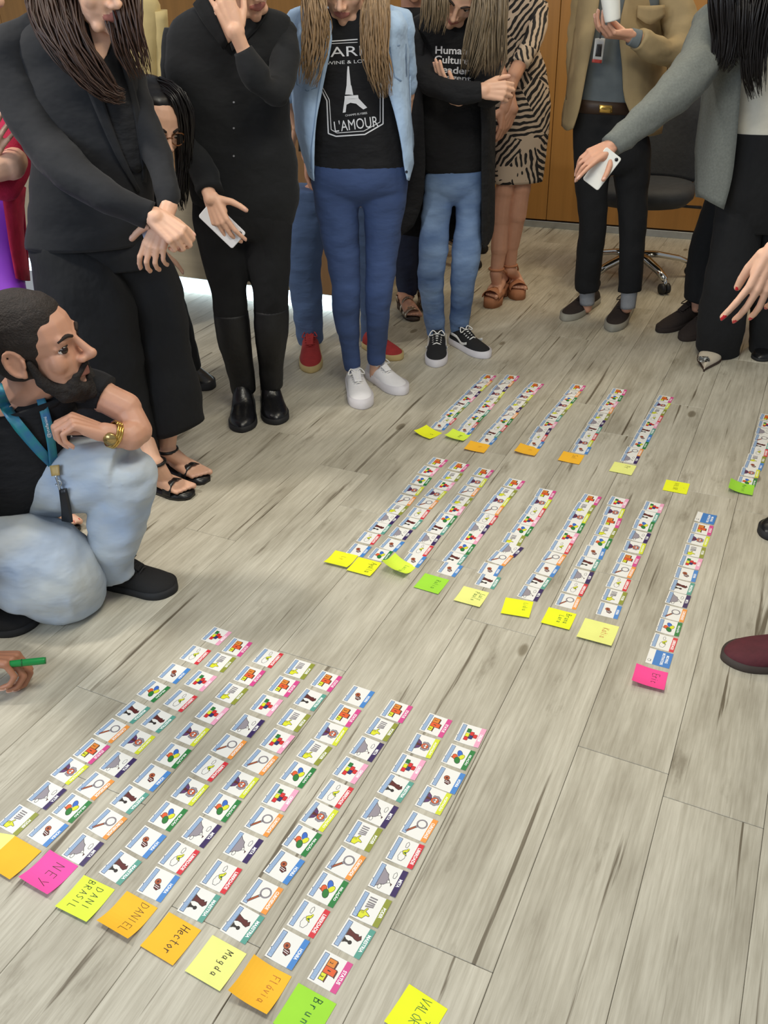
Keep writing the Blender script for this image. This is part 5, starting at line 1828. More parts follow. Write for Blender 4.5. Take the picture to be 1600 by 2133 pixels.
for hx, tx, legx in (((1052, 612), (1018, 643), [(1034, 568, -.03), (1040, 520, -.02), (1044, 460, 0), (1052, 400, 0), (1060, 360, 0)]), ((1060, 596), (1082, 626), [(1062, 560, .03), (1064, 510, .02), (1076, 450, 0), (1084, 395, 0), (1088, 360, 0)])):
    an = w.p(*legx[0])
    tp = sandal(w, G(*hx), G(*tx), TAN, TAN, h=.02, heel_h=.055, width=.046, straps=((.80, .06), (.62, .05)), ankle=(an + Vector((0, 0, .02)), .036), platform=.028)
    w.fine(foot_on(w, G(*hx), G(*tx), an, tp, 1.0, leg=[(w.p(*q), r) for q, r in zip(legx, (.032, .044, .050, .052, .052))]), .0045)
w.finish()
# ================================================================== man in the beige jacket with a name badge
BEIGE = mat('beige_cotton', (158, 138, 102), .85, var=.10, vscale=12, bump=.3, bscale=16)
SHIRTG = mat('grey_blue_shirt', (104, 112, 116), .85, var=.08, vscale=30, bump=.2, bscale=18)
BROWN_L = mat('brown_leather', (58, 40, 30), .5, var=.1)
SUEDE = mat('dark_brown_suede', (46, 36, 32), .9, var=.12, vscale=40, bump=.15, bscale=80)
SOLE_G = mat('grey_rubber_sole', (150, 146, 134), .7, var=.06)
SOCK = mat('grey_sock', (150, 152, 156), .9, var=.08, bump=.2, bscale=150)
w = Person('man in an open beige jacket with a name badge holding a white cup', G(1245, 665), 4.1, SKIN2)
st = MB()
w.wear(st, w.secs([(1235, -40, 1345, -40, 0, .6), (1215, -10, 1375, -10, 0, .48), (1212, 60, 1360, 60, 0, .52), (1206, 140, 1345, 140, 0, .56), (1200, 215, 1335, 220, 0, .58)]), SHIRTG, wr=.005)
w.kid(st, 'shirt')
be = MB()
be.loft(w.secs([(1196, 204, 1334, 212, 0, .60), (1195, 232, 1332, 236, 0, .60)]), BROWN_L, wr=0, res=2)
be.loft([(w.p(1248, 218, -.165), w.p(1276, 220, -.165), .2), (w.p(1248, 234, -.165), w.p(1276, 236, -.165), .2)], GOLD, wr=0, res=1, n=12)
w.kid(be, 'belt')
tr = MB()
w.wear(tr, w.secs([(1196, 225, 1333, 230, 0, .58), (1194, 280, 1350, 280, 0, .58), (1195, 335, 1356, 335, 0, .54), (1205, 360, 1345, 360, 0, .45)]), TROUSER, wr=.004)
w.wear(tr, w.secs([(1194, 320, 1276, 330, 0, .85), (1198, 390, 1266, 392, 0, .95), (1206, 470, 1263, 470, 0, 1), (1200, 540, 1254, 540, .02, 1), (1198, 606, 1248, 600, .04, 1)]), TROUSER, wr=.005)
w.wear(tr, w.secs([(1270, 330, 1356, 320, 0, .85), (1282, 390, 1350, 390, 0, .95), (1290, 470, 1346, 470, -.03, 1), (1290, 540, 1340, 540, -.06, 1), (1288, 610, 1336, 606, -.08, 1)]), TROUSER, wr=.005)
tr.fuse(.008, 6)
w.kid(tr, 'trousers')
jk = MB()
pp = lambda rows: [[w.p(q[0], q[1], q[2] * .62 if q[2] < 0 else q[2]) for q in r] for r in rows]
jk.sheet(pp([[(1202, -30, .03), (1222, -30, -.1), (1252, -20, -.17)], [(1198, 60, .05), (1215, 60, -.14), (1240, 60, -.19)], [(1188, 140, .05), (1204, 140, -.16), (1222, 150, -.21)], [(1176, 220, .03), (1192, 222, -.17), (1208, 225, -.22)], [(1171, 262, .0), (1180, 272, -.14), (1194, 268, -.2)]]), BEIGE, .007, wr=.005)
jk.sheet(pp([[(1308, -20, -.17), (1345, -30, -.1), (1395, -30, .04)], [(1290, 60, -.2), (1340, 60, -.17), (1395, 60, .05)], [(1296, 140, -.22), (1340, 140, -.18), (1388, 150, .05)], [(1302, 210, -.23), (1340, 215, -.2), (1386, 220, .04)], [(1332, 270, -.22), (1352, 284, -.18), (1378, 278, .0)]]), BEIGE, .007, wr=.006)
jk.sheet(pp([[(1202, -30, .04), (1300, -50, .14), (1395, -30, .05)], [(1198, 80, .06), (1300, 80, .18), (1395, 80, .06)], [(1176, 220, .04), (1290, 220, .19), (1386, 220, .05)], [(1172, 264, .02), (1280, 280, .18), (1378, 278, .02)]]), BEIGE, .007)
w.wear(jk, w.limb([(1398, -20, .0, 36), (1418, 50, -.04, 36), (1412, 108, -.1, 33), (1370, 105, -.2, 31), (1330, 80, -.25, 25)]), BEIGE, wr=.007, wscale=14)
w.wear(jk, w.limb([(1216, -20, .03, 22), (1206, 60, .08, 22), (1202, 130, .1, 22), (1206, 200, .1, 20)]), BEIGE, wr=.006, wscale=14)
# chest pocket with flap, buttoned
jk.sheet(pp([[(1328, 12, -.2), (1356, 12, -.2), (1384, 10, -.16)], [(1327, 36, -.22), (1354, 52, -.22), (1384, 34, -.16)]]), BEIGE, .008)
w.kid(jk, 'jacket')
cu = MB()
cu.loft(w.limb([(1330, 82, -.255, 21), (1312, 76, -.26, 19)]), SHIRTG, wr=0)
w.kid(cu, 'shirt_cuff')
w.fine(hand_prims(w.p(1318, 76, -.26), (-.9, -.1, .12), (-.1, .2, 1), (-.3, .75, .4), 1.08, ((30, 30, 20), (34, 36, 22), (36, 38, 24), (38, 40, 24)), 4, thumb=(.5, .7, -.7), arm=[(w.p(1330, 82, -.25), .027), (w.p(1360, 98, -.22), .032)]), .0042)
w.fine(hand_prims(w.p(1208, 205, .1), (.1, 0, -1), (.9, 0, 0), (0, -1, 0), 1.0, ((20, 25, 15),) * 4, 3, arm=[(w.p(1205, 180, .1), .027)]), .006)
hp, T, R = head_prims(w.p(1290, -150, -.06), (-.3, -.8, -.35), (0, -.2, .95), 1.05, neck_to=w.p(1292, -50, .02), neck_r=.058)
w.fine(hp, .006)
face_details(w, T)
hair_object(w, hair_cap(T, R, 1.05, BROWN_H, low=.02, grow=.008), BROWN_H)
bd = MB()                                         # name badge on its strap
card_w = mat('badge_white', (206, 206, 202), .4, var=.02)
bd.sheet(pp([[(1240, 80, -.25), (1250, 79, -.25), (1261, 80, -.25)], [(1234, 129, -.26), (1244, 130, -.26), (1254, 131, -.26)]]), card_w, .003)
bd.sheet(pp([[(1234, 123, -.264), (1254, 125, -.264)], [(1233, 130, -.264), (1253, 132, -.264)]]), mat('badge_red', (186, 70, 60), .5, var=.04), .002)
bd.sheet(pp([[(1244, 92, -.262), (1254, 92, -.262)], [(1240, 117, -.266), (1252, 118, -.266)]]), mat('badge_photo_dark', (44, 42, 44), .5, var=.1), .002)
bd.tube([w.p(1250, 80, -.25), w.p(1253, 60, -.25), w.p(1258, 20, -.22), w.p(1270, -40, -.14)], .0035, mat('badge_strap', (60, 62, 66), .6, var=.1), 6)
w.kid(bd, 'name_badge')
w.fine(chain([(w.p(1224, 600, .05), .028), (w.p(1222, 640, .05), .03)], 'skin') + chain([(w.p(1310, 606, -.08), .028), (w.p(1306, 640, -.09), .03)]), .008)
sk = MB()
sk.loft(w.secs([(1207, 590, 1241, 588, .05, 1), (1208, 634, 1238, 632, .05, 1)]), SOCK, wr=0)
w.kid(sk, 'sock')
sk = MB()
sk.loft(w.secs([(1295, 598, 1329, 596, -.08, 1), (1293, 643, 1323, 640, -.09, 1)]), SOCK, wr=0)
w.kid(sk, 'sock')
shoe(w, G(1240, 628), G(1176, 668), SUEDE, SOLE_G, SUEDE, width=.05, sole_h=.03)
shoe(w, G(1308, 640), G(1274, 690), SUEDE, SOLE_G, SUEDE, width=.05, sole_h=.03)
w.finish()
cup = MB()
c0, c1 = w.p(1276, 42, -.30), w.p(1270, -22, -.30)
cup.tube([c0, c0 + (c1 - c0) * .02, (c0 + c1) / 2, c1], [.026, .030, .034, .038], mat('white_plastic_cup', (242, 242, 236), .35, var=.02), 20, 4)
co = cup.build('cup')
tag(co, 'white disposable cup in the hand of the man in the beige jacket', 'cup')

# ================================================================== woman reaching out with a phone
GREYT = mat('grey_tweed', (112, 116, 112), .9, var=.13, vscale=130, bump=.3, bscale=16)
CREAM = mat('cream_knit', (222, 218, 204), .85, var=.05, bump=.2, bscale=60)
w = Person('woman in a grey blazer and white top reaching out her arm with a phone', G(1520, 760), 3.55, SKIN2)
tp = MB()
w.wear(tp, w.secs([(1530, -20, 1640, -20, 0, .6), (1490, 20, 1680, 20, 0, .46), (1500, 100, 1676, 100, 0, .5), (1512, 200, 1672, 200, 0, .52), (1515, 292, 1676, 292, 0, .54)]), CREAM, wr=.004)
w.kid(tp, 'white_top')
tr = MB()
w.wear(tr, w.secs([(1512, 275, 1676, 275, 0, .54), (1500, 350, 1684, 350, 0, .56), (1492, 430, 1684, 430, 0, .52), (1500, 480, 1670, 480, 0, .45)]), TROUSER, wr=.004)
w.wear(tr, w.secs([(1494, 410, 1590, 420, 0, .8), (1484, 500, 1580, 510, 0, .85), (1468, 590, 1562, 600, -.02, .9), (1454, 670, 1548, 680, -.0, .95), (1450, 722, 1538, 736, .03, .9)]), TROUSER, wr=.006, fold=.4)
w.wear(tr, w.secs([(1572, 420, 1684, 410, .03, .8), (1570, 500, 1672, 500, .03, .85), (1568, 590, 1660, 590, .03, .9), (1564, 670, 1650, 670, .03, .95), (1562, 735, 1640, 735, .03, .95)]), TROUSER, wr=.006, fold=.4)
w.kid(tr, 'wide_trousers')
bl = MB()
pp = lambda rows: [[w.p(q[0], q[1], q[2] * .62 if q[2] < 0 else q[2]) for q in r] for r in rows]
w.wear(bl, w.limb([(1492, 40, -.02, 44), (1468, 110, -.12, 44), (1420, 180, -.24, 42), (1350, 242, -.33, 33), (1272, 306, -.40, 23)]), GREYT, wr=.009, wscale=13)
bl.sheet(pp([[(1455, 30, .05), (1490, 20, -.1), (1530, 40, -.16)], [(1470, 130, .05), (1505, 130, -.14), (1545, 130, -.19)], [(1462, 210, .05), (1500, 215, -.15), (1540, 220, -.2)], [(1450, 290, .04), (1490, 295, -.15), (1534, 295, -.2)], [(1450, 360, 0), (1480, 370, -.14), (1525, 370, -.19)], [(1450, 404, -.04), (1478, 420, -.14), (1508, 436, -.18)]]), GREYT, .008, wr=.006)
bl.sheet(pp([[(1605, 60, -.16), (1640, 20, -.1), (1700, 30, .05)], [(1625, 150, -.19), (1660, 140, -.13), (1702, 140, .05)], [(1640, 300, -.19), (1670, 300, -.13), (1705, 300, .05)], [(1650, 430, -.17), (1675, 430, -.12), (1705, 430, .02)]]), GREYT, .008, wr=.005)
bl.sheet(pp([[(1455, 30, .06), (1570, 0, .15), (1700, 30, .06)], [(1464, 180, .06), (1580, 180, .17), (1702, 180, .06)], [(1450, 300, .05), (1580, 300, .18), (1705, 300, .06)], [(1450, 410, .02), (1580, 430, .17), (1705, 430, .04)]]), GREYT, .008)
w.wear(bl, w.limb([(1690, 40, .0, 40), (1715, 140, .02, 38), (1722, 250, -.02, 34), (1718, 350, -.08, 28)]), GREYT, wr=.007)
w.kid(bl, 'blazer')
w.fine(hand_prims(w.p(1275, 302, -.41), (-.8, -.35, -.32), (-.1, .5, -.9), (-.3, -.2, -.9), .98, ((6, 10, 8), (24, 34, 20), (28, 38, 24), (30, 40, 24)), 5, thumb=(.75, .6, -.3), arm=[(w.p(1290, 290, -.39), .026), (w.p(1320, 268, -.37), .03)]), .0038)
w.fine(hand_prims(w.p(1718, 362, -.09), (0, -.1, -1), (-.9, 0, 0), (0, -1, 0), .98, ((18, 25, 15),) * 4, 3, arm=[(w.p(1718, 340, -.08), .026)]), .006)
hp, T, R = head_prims(w.p(1570, -78, -.08), (-.5, -.75, -.4), (-.1, -.3, .95), 1.02, neck_to=w.p(1580, 5, 0))
w.fine(hp, .005)
face_details(w, T)
hm = MB()
for i, (path, n) in enumerate([([(1540, -150), (1512, -100), (1508, -20), (1512, 60), (1508, 120), (1500, 150)], 60), ([(1590, -150), (1600, -80), (1588, 0), (1572, 80), (1570, 150), (1578, 205)], 70), ([(1560, -150), (1545, -60), (1545, 20), (1540, 100), (1548, 130)], 40)]):
    strands(hm, [(w.p(x, y, -.06 - .15 * min(1, k / 2)), (.03, .045, .055, .05, .045, .03)[k]) for k, (x, y) in enumerate(path)], BLACK_H, n + 40, .0032, 60 + i, .004)
hair_object(w, hair_cap(T, R, 1.02, BLACK_H), BLACK_H, hm)
FLAT = mat('pale_pointed_leather', (204, 192, 172), .45, var=.05)
shoe(w, G(1496, 708), G(1467, 772), FLAT, BROWN_L, None, width=.052, hgt=.95, eyelet=False, pointed=True, sole_h=.01)
w.fine(chain([(w.p(1492, 690, .0), .03), (w.p(1486, 735, -.02), .028)]), .008)
jw = MB()
_t = G(1468, 752, .03)
for i in range(14):
    jw.add([Vector(q) * .0045 + _t + Vector((random.uniform(-.022, .022), random.uniform(-.004, .03), random.uniform(.0, .008))) for q in SPH_V], SPH_F, mat('rhinestone', (220, 216, 206), .08, metal=.6, var=.1))
w.kid(jw, 'shoe_jewel')
shoe(w, G(1612, 722), G(1580, 752), LEATHER, RUBBER, None, width=.044, hgt=.8, eyelet=False, sole_h=.012)
w.finish()
ph = rounded_slab('smartphone', w.p(1254, 352, -.45), (.55, .05, .75), (.75, -.2, -.55), .125, .068, .008, mat('phone_white', (232, 232, 226), .2, var=.02))
tag(ph, 'white smartphone in the outstretched hand of the grey blazer woman', 'phone')
k = MB()
k.tube([(.05, .02, -.0030), (.05, .02, -.0058)], .006, MATS['lens_black'], 12, 1)
k.tube([(.05, .02, .0030), (.05, .02, .0058)], .006, MATS['lens_black'], 12, 1)
k.build('camera_lens', ph)


# ================================================================== people standing behind the others
def behind(label, Y, base, cx, half, hip_y, sho_y, top_m, leg_m, legs, skin, hair_m, head=None, arms=True, feet=()):
    """a standing figure mostly hidden by those in front: shirt, trousers, arms, head"""
    w = Person(label, base, Y, skin)
    t = MB()
    w.wear(t, w.secs([(cx - half * .5, sho_y - 25, cx + half * .5, sho_y - 25, 0, .6), (cx - half, sho_y, cx + half, sho_y, 0, .45), (cx - half * .95, (sho_y * 2 + hip_y) / 3, cx + half * .95, (sho_y * 2 + hip_y) / 3, 0, .5),
                      (cx - half * .9, (sho_y + hip_y * 2) / 3, cx + half * .9, (sho_y + hip_y * 2) / 3, 0, .52), (cx - half * .92, hip_y, cx + half * .92, hip_y, 0, .55)]), top_m, wr=.006)
    if arms:
        for sx in (-1, 1):
            a = [(cx + sx * half * .92, sho_y + 12, .0, half * .26), (cx + sx * half * 1.0, sho_y + (hip_y - sho_y) * .5, .02, half * .24), (cx + sx * half * .98, sho_y + (hip_y - sho_y) * .95, -.02, half * .19)]
            w.wear(t, w.limb(a), top_m, wr=.006)
            w.fine(hand_prims(w.p(a[-1][0], a[-1][1] + 4, -.02), (0, -.1, -1), (-sx, 0, 0), (0, -1, 0), .98, ((18, 25, 15),) * 4, 3, arm=[(w.p(a[-1][0], a[-1][1] - 20, -.02), .026)]), .006)
    w.kid(t, 'top')
    tr = MB()
    w.wear(tr, w.secs([(cx - half * .85, hip_y - 25, cx + half * .85, hip_y - 25, 0, .55), (cx - half * .88, hip_y + 40, cx + half * .88, hip_y + 40, 0, .55), (cx - half * .7, hip_y + 75, cx + half * .7, hip_y + 75, 0, .45)]), leg_m, wr=.004)
    for lg in legs:
        w.wear(tr, w.limb(lg, 1.0), leg_m, wr=.006, wscale=13)
        w.fine(chain([(w.p(lg[-1][0], lg[-1][1] - 20, lg[-1][2]), .026), (w.p(lg[-1][0], lg[-1][1] + 12, lg[-1][2]), .028)]), .008)
    tr.fuse(.008, 6)
    w.kid(tr, 'trousers')
    hx, hy, fw = head or (cx, sho_y - 110, (0, -.9, -.25))
    hp, T, R = head_prims(w.p(hx, hy, -.04), fw, (0, -.2, .95), 1.03, neck_to=w.p(cx, sho_y - 25, .02), neck_r=.054)
    w.fine(hp, .006)
    face_details(w, T)
    hair_object(w, hair_cap(T, R, 1.03, hair_m, grow=.009), hair_m)
    return w


RED_S = mat('red_suede', (156, 44, 44), .85, var=.12, bump=.1, bscale=60)
GUM = mat('gum_sole', (190, 168, 116), .7, var=.06)
w = behind('person in grey-blue jeans and red sneakers standing behind the printed T-shirt woman', 3.78, G(715, 740), 728, 92, 330, 30, BLACK3, JEAN3,
           [[(650, 390, 0, 46), (640, 470, 0, 44), (632, 550, 0, 37), (640, 630, .02, 32), (646, 712, .05, 27)], [(768, 390, 0, 46), (772, 470, 0, 42), (778, 560, .02, 36), (780, 640, .05, 30), (776, 712, .08, 25)]], SKIN2, BROWN_H)
shoe(w, G(648, 715), G(648, 776), RED_S, GUM, RED_S, width=.05, sole_h=.026)
shoe(w, G(764, 720), G(832, 750), RED_S, GUM, RED_S, width=.05, sole_h=.026)
w.finish()
NAVY = denim('navy_denim', (30, 38, 62))
w = behind('person in dark navy trousers and glittering heeled sandals between the two T-shirt women', 4.32, G(855, 650), 862, 72, 320, 40, BLACK3, NAVY,
           [[(838, 370, 0, 34), (842, 450, 0, 30), (845, 530, 0, 25), (848, 612, .03, 20)], [(892, 370, 0, 34), (896, 450, .03, 30), (894, 530, .05, 25), (884, 600, .07, 20)]], SKIN2, BLACK_H)
GLIT = mat('glitter_strap', (178, 160, 140), .2, metal=.6, var=.4, vscale=200)
for hx, tx, an in (((834, 640), (866, 670), (848, 618, .03)), ((878, 626), (900, 652), (884, 604, .07))):
    a = w.p(*an)
    tp = sandal(w, G(*hx), G(*tx), GLIT, BROWN_L, h=.014, heel_h=.06, width=.04, straps=((.8, .03), (.66, .025), (.5, .02)), ankle=(a, .034))
    w.fine(foot_on(w, G(*hx), G(*tx), a, tp, .95, nail='nail'), .0045)
w.finish()
w = behind('person in dark trousers and brown suede shoes behind the grey blazer woman', 4.0, G(1425, 690), 1565, 78, 300, 20, BLACK3, TROUSER,
           [[(1530, 360, 0, 40), (1500, 440, 0, 34), (1466, 530, -.02, 30), (1452, 628, -.03, 26)], [(1592, 360, 0, 40), (1560, 440, 0, 34), (1505, 540, -.06, 30), (1480, 640, -.08, 26)]], SKIN2, BROWN_H)
shoe(w, G(1460, 655), G(1374, 692), SUEDE, SUEDE, SUEDE, width=.05, sole_h=.02)
shoe(w, G(1486, 668), G(1424, 710), SUEDE, SUEDE, SUEDE, width=.05, sole_h=.02)
w.finish()
CREAMS = mat('cream_shirt', (206, 186, 132), .85, var=.1, vscale=14, bump=.3, bscale=16)
w = behind('person in a cream shirt behind the woman in the black blazer', 4.05, G(300, 690), 252, 82, 330, 10, CREAMS, TROUSER,
           [[(222, 400, 0, 40), (245, 480, 0, 36), (262, 560, 0, 30), (270, 640, .02, 24)], [(285, 400, 0, 40), (296, 480, 0, 36), (304, 560, 0, 30), (306, 640, .02, 24)]], SKIN2, BROWN_H)
shoe(w, G(272, 660), G(300, 700), LEATHER, RUBBER, None, eyelet=False)
shoe(w, G(308, 660), G(338, 696), LEATHER, RUBBER, None, eyelet=False)
w.finish()
# ================================================================== crouching bearded man
LIGHT_D = mat('pale_denim', (164, 182, 208), .85, var=.14, vscale=5, bump=.45, bscale=9, bdist=.02, stretch=(1, 1, 1.8), var2=(192, 196, 194))
BEARD = mat('beard_dark', (30, 24, 22), .8, var=.3, vscale=120, bump=.5, bscale=160)
BUZZ = mat('cropped_hair', (40, 32, 28), .75, var=.3, vscale=90, bump=.5, bscale=220)
w = Person('bearded man in a black T-shirt and pale jeans crouching on one knee', G(200, 1260), 1.98, SKIN2)
ts = MB()
w.wear(ts, w.secs([(-25, 835, 105, 800, 0, .8), (-85, 880, 165, 800, .02, .5), (-100, 945, 150, 890, .0, .5), (-105, 1010, 128, 962, 0, .52), (-95, 1065, 104, 1015, 0, .55), (-70, 1115, 70, 1068, 0, .55)]), BLACK3, wr=.008)
w.wear(ts, w.limb([(135, 818, .06, 44), (178, 808, .05, 42), (220, 822, .04, 37)]), BLACK3, wr=.006)
w.wear(ts, w.limb([(-75, 900, -.02, 48), (-95, 960, -.06, 45), (-110, 1010, -.08, 40)]), BLACK3, wr=.006)
w.kid(ts, 't_shirt')
jn = MB()
w.wear(jn, w.secs([(-100, 1050, 80, 1010, .05, .7), (-110, 1100, 90, 1060, .05, .7), (-90, 1160, 80, 1120, .05, .6)]), LIGHT_D, wr=.005)
w.wear(jn, w.limb([(40, 1040, .06, 62), (110, 1000, .03, 70), (190, 985, -.0, 72), (262, 982, -.03, 64)]), LIGHT_D, core=False, wr=.012, wscale=10)
w.core += chain([(w.p(40, 1040, .06), .07), (w.p(255, 990, -.02), .05), (w.p(240, 1190, -.02), .035)]) + chain([(w.p(-60, 1110, -.03), .07), (w.p(170, 1225, -.05), .035), (w.p(-60, 1220, .06), .03)])
w.wear(jn, w.limb([(272, 958, -.03, 38, 1.2), (268, 985, -.03, 62, 1.0), (252, 1060, -.03, 60), (236, 1130, -.03, 56), (240, 1175, -.02, 42), (250, 1204, -.02, 32)]), LIGHT_D, core=False, wr=.012, wscale=10)
jn.fuse(.006, 6)
jk2 = MB()
w.wear(jk2, w.limb([(-60, 1110, -.04, 62), (20, 1150, -.07, 80), (90, 1182, -.09, 84), (150, 1208, -.09, 76), (190, 1232, -.07, 50), (205, 1245, -.06, 28)]), LIGHT_D, core=False, wr=.012, wscale=10)
w.wear(jk2, w.limb([(180, 1252, -.06, 26), (120, 1258, -.03, 28), (30, 1245, .02, 30), (-60, 1220, .06, 28)]), LIGHT_D, core=False, wr=.005, wscale=12)
jk2.fuse(.006, 6)
jn.add(jk2.v, jk2.f, LIGHT_D)
w.kid(jn, 'jeans')
on = surface(jn)
cr = MB()                                         # crease lines at the knee and hip
shoe(w, G(228, 1212), G(364, 1232), mat('black_mesh_shoe', (24, 23, 24), .85, var=.1, bump=.15, bscale=150), RUBBER, RUBBER, width=.052, sole_h=.022)
shoe(w, G(-150, 1215), G(-60, 1240), MATS['black_mesh_shoe'], RUBBER, RUBBER, width=.052, sole_h=.022)
# head in profile, watching the group to the right
hs = 1.16
hp, T, R = head_prims(w.p(76, 722, .0), (.95, -.10, .10), (-.06, -.12, 1), hs, jaw=1.05, nose=1.06, neck_to=w.p(24, 850, .05), neck_r=.055)
onT = surface(ts)
q_ = lambda x, y, o=.008: onT(x, y, o, w.p(x, y, -.12))
w.mm['lip'] = mat('lips_muted', (160, 104, 92), .5, var=.05)
w.fine(hp, .0034, 6)
face_details(w, T, hs, iris=.0092, gaze=.0025)
# cropped hair: skull shell down to the sides and nape
g = .005
E = lambda x, y, z, a, b, d: ell_prim(T(x, y, z), (a * hs, b * hs, d * hs), R, 'hair')
hair = [E(0, -.016, .042, .0745 + g, .091 + g, .079 + g), E(0, -.03, .0, .068 + g, .075 + g, .072), E(0, .012, .062, .062 + g, .066, .056)]
hair_object(w, hair, BUZZ, vox=.004, sm=9)
Cq = lambda a, ra, b, rb: cap_prim(T(*a), ra * hs, T(*b), rb * hs, 'beard')
bp = []
for sx in (-1, 1):
    bp += [Cq((sx * .066, .010, -.005), .007, (sx * .062, .016, -.05), .012), Cq((sx * .062, .016, -.05), .013, (sx * .046, .044, -.094), .018), Cq((sx * .046, .044, -.094), .018, (0, .070, -.112), .021),
           Cq((sx * .058, .024, -.066), .014, (sx * .038, .060, -.088), .017), Cq((sx * .036, .062, -.076), .014, (sx * .022, .076, -.094), .014),
           Cq((sx * .026, .078, -.062), .0065, (0, .091, -.047), .0062), Cq((sx * .030, .074, -.062), .0075, (sx * .030, .068, -.085), .012)]
bp += [Cq((0, .074, -.098), .017, (0, .076, -.112), .020), Cq((0, .055, -.105), .024, (0, .05, -.118), .022), Cq((0, .084, -.080), .006, (0, .082, -.092), .010)]
bm_ = MB()
co, f, _ = blob(bp, .0032, 3)
bm_.add(co.tolist(), np.asarray(f).tolist(), BEARD)
w.kid(bm_, 'beard')
# arm propped on the knee: upper arm, elbow, forearm and loosely closed hand by the chin
wr_ = w.p(228, 902, -.06)
w.fine(hand_prims(wr_, (-.80, -.18, .46), (-.50, -.15, -.80), (-.2, .9, .3), 1.04, ((48, 62, 40), (52, 66, 42), (54, 68, 42), (56, 68, 42)), 2, thumb=(.25, .9, -.5), thumb_bend=25,
                  arm=[(w.p(246, 908, -.05), .031), (w.p(272, 908, -.03), .038), (w.p(288, 897, .0), .036), (w.p(262, 850, .03), .041), (w.p(215, 826, .04), .042), (w.p(180, 815, .05), .042)]), .0034)
w.fine(hand_prims(w.p(-120, 1120, -.12), (.3, 0, -.9), (.8, 0, 0), (0, -1, 0), 1.0, ((20, 30, 20),) * 4, 3, arm=[(w.p(-125, 1080, -.1), .03), (w.p(-112, 1010, -.08), .038)]), .006)
wt = MB()                                         # gold watch
d0 = (w.p(246, 908, -.05) - wr_).normalized()
a0 = d0.cross(Vector((0, 1, 0))).normalized()
b0 = d0.cross(a0)
c0 = wr_ + d0 * .012
for o in (-.006, 0, .006):
    wt.tube([c0 + d0 * o + (a0 * math.cos(t) + b0 * math.sin(t)) * .0325 for t in [2 * math.pi * i / 20 for i in range(21)]], .0034, GOLD, 6, 1)
fc = c0 - Vector((0, 1, 0)) * .034 + Vector((0, 0, .004))
wt.tube([fc + Vector((0, .006, 0)), fc - Vector((0, .004, 0))], .016, mat('watch_face', (176, 150, 96), .2, metal=.7, var=.1), 20, 1)
w.kid(wt, 'wristwatch')
# lanyard: two straps, join, clip and card holder
LANY = mat('lanyard_blue', (44, 96, 150), .55, var=.2, vscale=30, var2=(36, 132, 132))
ln = MB()
ln.sheet([[w.p(-16, 800, -.075), w.p(4, 798, -.08)], [w.p(-10, 822, -.115), w.p(10, 816, -.12)], [q_(0, 850, .014), q_(20, 838, .018)], [q_(12, 870, .014), q_(33, 860, .014)], [q_(25, 888, .012), q_(45, 876, .012)], [q_(38, 905, .012), q_(58, 892, .012)], [q_(76, 948), q_(96, 938)], [q_(104, 975), q_(122, 962)]], LANY, .002)
ln.sheet([[q_(75, 828, .006), q_(92, 826, .006)], [q_(78, 840, .016), q_(97, 838, .016)], [q_(88, 880, .012), q_(108, 876, .012)], [q_(98, 925, .012), q_(116, 922, .012)], [q_(104, 975, .012), q_(122, 972, .012)]], LANY, .002)
j0 = q_(114, 972, .014)
hang = lambda x, y: on(x, y, .016, P(x, y, j0.y - .02))
ln.sheet([[hang(104, 970), hang(123, 968)], [hang(108, 992), hang(124, 990)]], mat('lanyard_gold', (190, 160, 100), .5, var=.1), .003)
w.kid(ln, 'lanyard')
lt = MB()
decal(lt, text_polys('@stefanini', 99, 890, 44, 9, math.radians(78) - math.pi), ln, PRINT_W, .0015)
w.kid(lt, 'lanyard_print', None, ln)
cl = MB()
cl.tube([hang(116, 990), hang(121, 1005), hang(125, 1020)], .0035, steel, 8)
cl.tube([hang(118, 1000), hang(128, 1004), hang(124, 1014), hang(116, 1008)], .0018, steel, 6)
w.kid(cl, 'lanyard_clip', None, ln)
hb = MB()
hb.sheet([[hang(124, 1020), hang(138, 1018)], [hang(128, 1060), hang(147, 1058)], [hang(130, 1084), hang(150, 1088)]], mat('black_holder', (26, 26, 30), .4, var=.1), .006)
w.kid(hb, 'card_holder', None, ln)
w.finish()

# ================================================================== woman with red cardigan at the left edge
CRIM = mat('crimson_knit', (178, 26, 66), .85, var=.12, bump=.25, bscale=60)
PURP = mat('purple_satin', (136, 52, 190), .5, var=.12, vscale=8, bump=.2, bscale=10)
w = Person('woman in a crimson cardigan and purple dress with folded arms at the left edge', G(130, 1105), 2.42, SKIN, nailc=NAIL_RED)
dr = MB()
w.wear(dr, w.secs([(-130, 60, -10, 60, .45, .6), (-190, 100, 30, 100, .45, .45), (-185, 200, 35, 200, .45, .5), (-165, 320, 25, 320, .45, .55), (-165, 430, 40, 430, .44, .55), (-160, 590, 52, 590, .36, .55), (-110, 760, 95, 770, .2, .55), (-50, 900, 148, 930, 0, .55), (-20, 985, 160, 1010, 0, .55)]), PURP, wr=.010, wscale=6, fold=.6)
w.kid(dr, 'dress')
cg = MB()
w.Y += .45
pp = lambda rows: [[w.p(*q) for q in r] for r in rows]
w.wear(cg, w.limb([(8, 120, .02, 40), (24, 210, .0, 42), (32, 320, -.06, 38), (10, 385, -.14, 36), (-40, 372, -.2, 30)]), CRIM, wr=.006)
w.wear(cg, w.limb([(-180, 120, .02, 40), (-190, 220, 0, 42), (-170, 330, -.08, 38), (-100, 330, -.16, 32), (-45, 300, -.2, 26)]), CRIM, wr=.006)
cg.sheet(pp([[(2, 390, -.13), (30, 380, -.1), (52, 390, .0)], [(14, 470, -.14), (34, 470, -.11), (48, 475, .0)], [(34, 580, -.14), (48, 584, -.1), (62, 585, .0)]]), CRIM, .006, wr=.005)
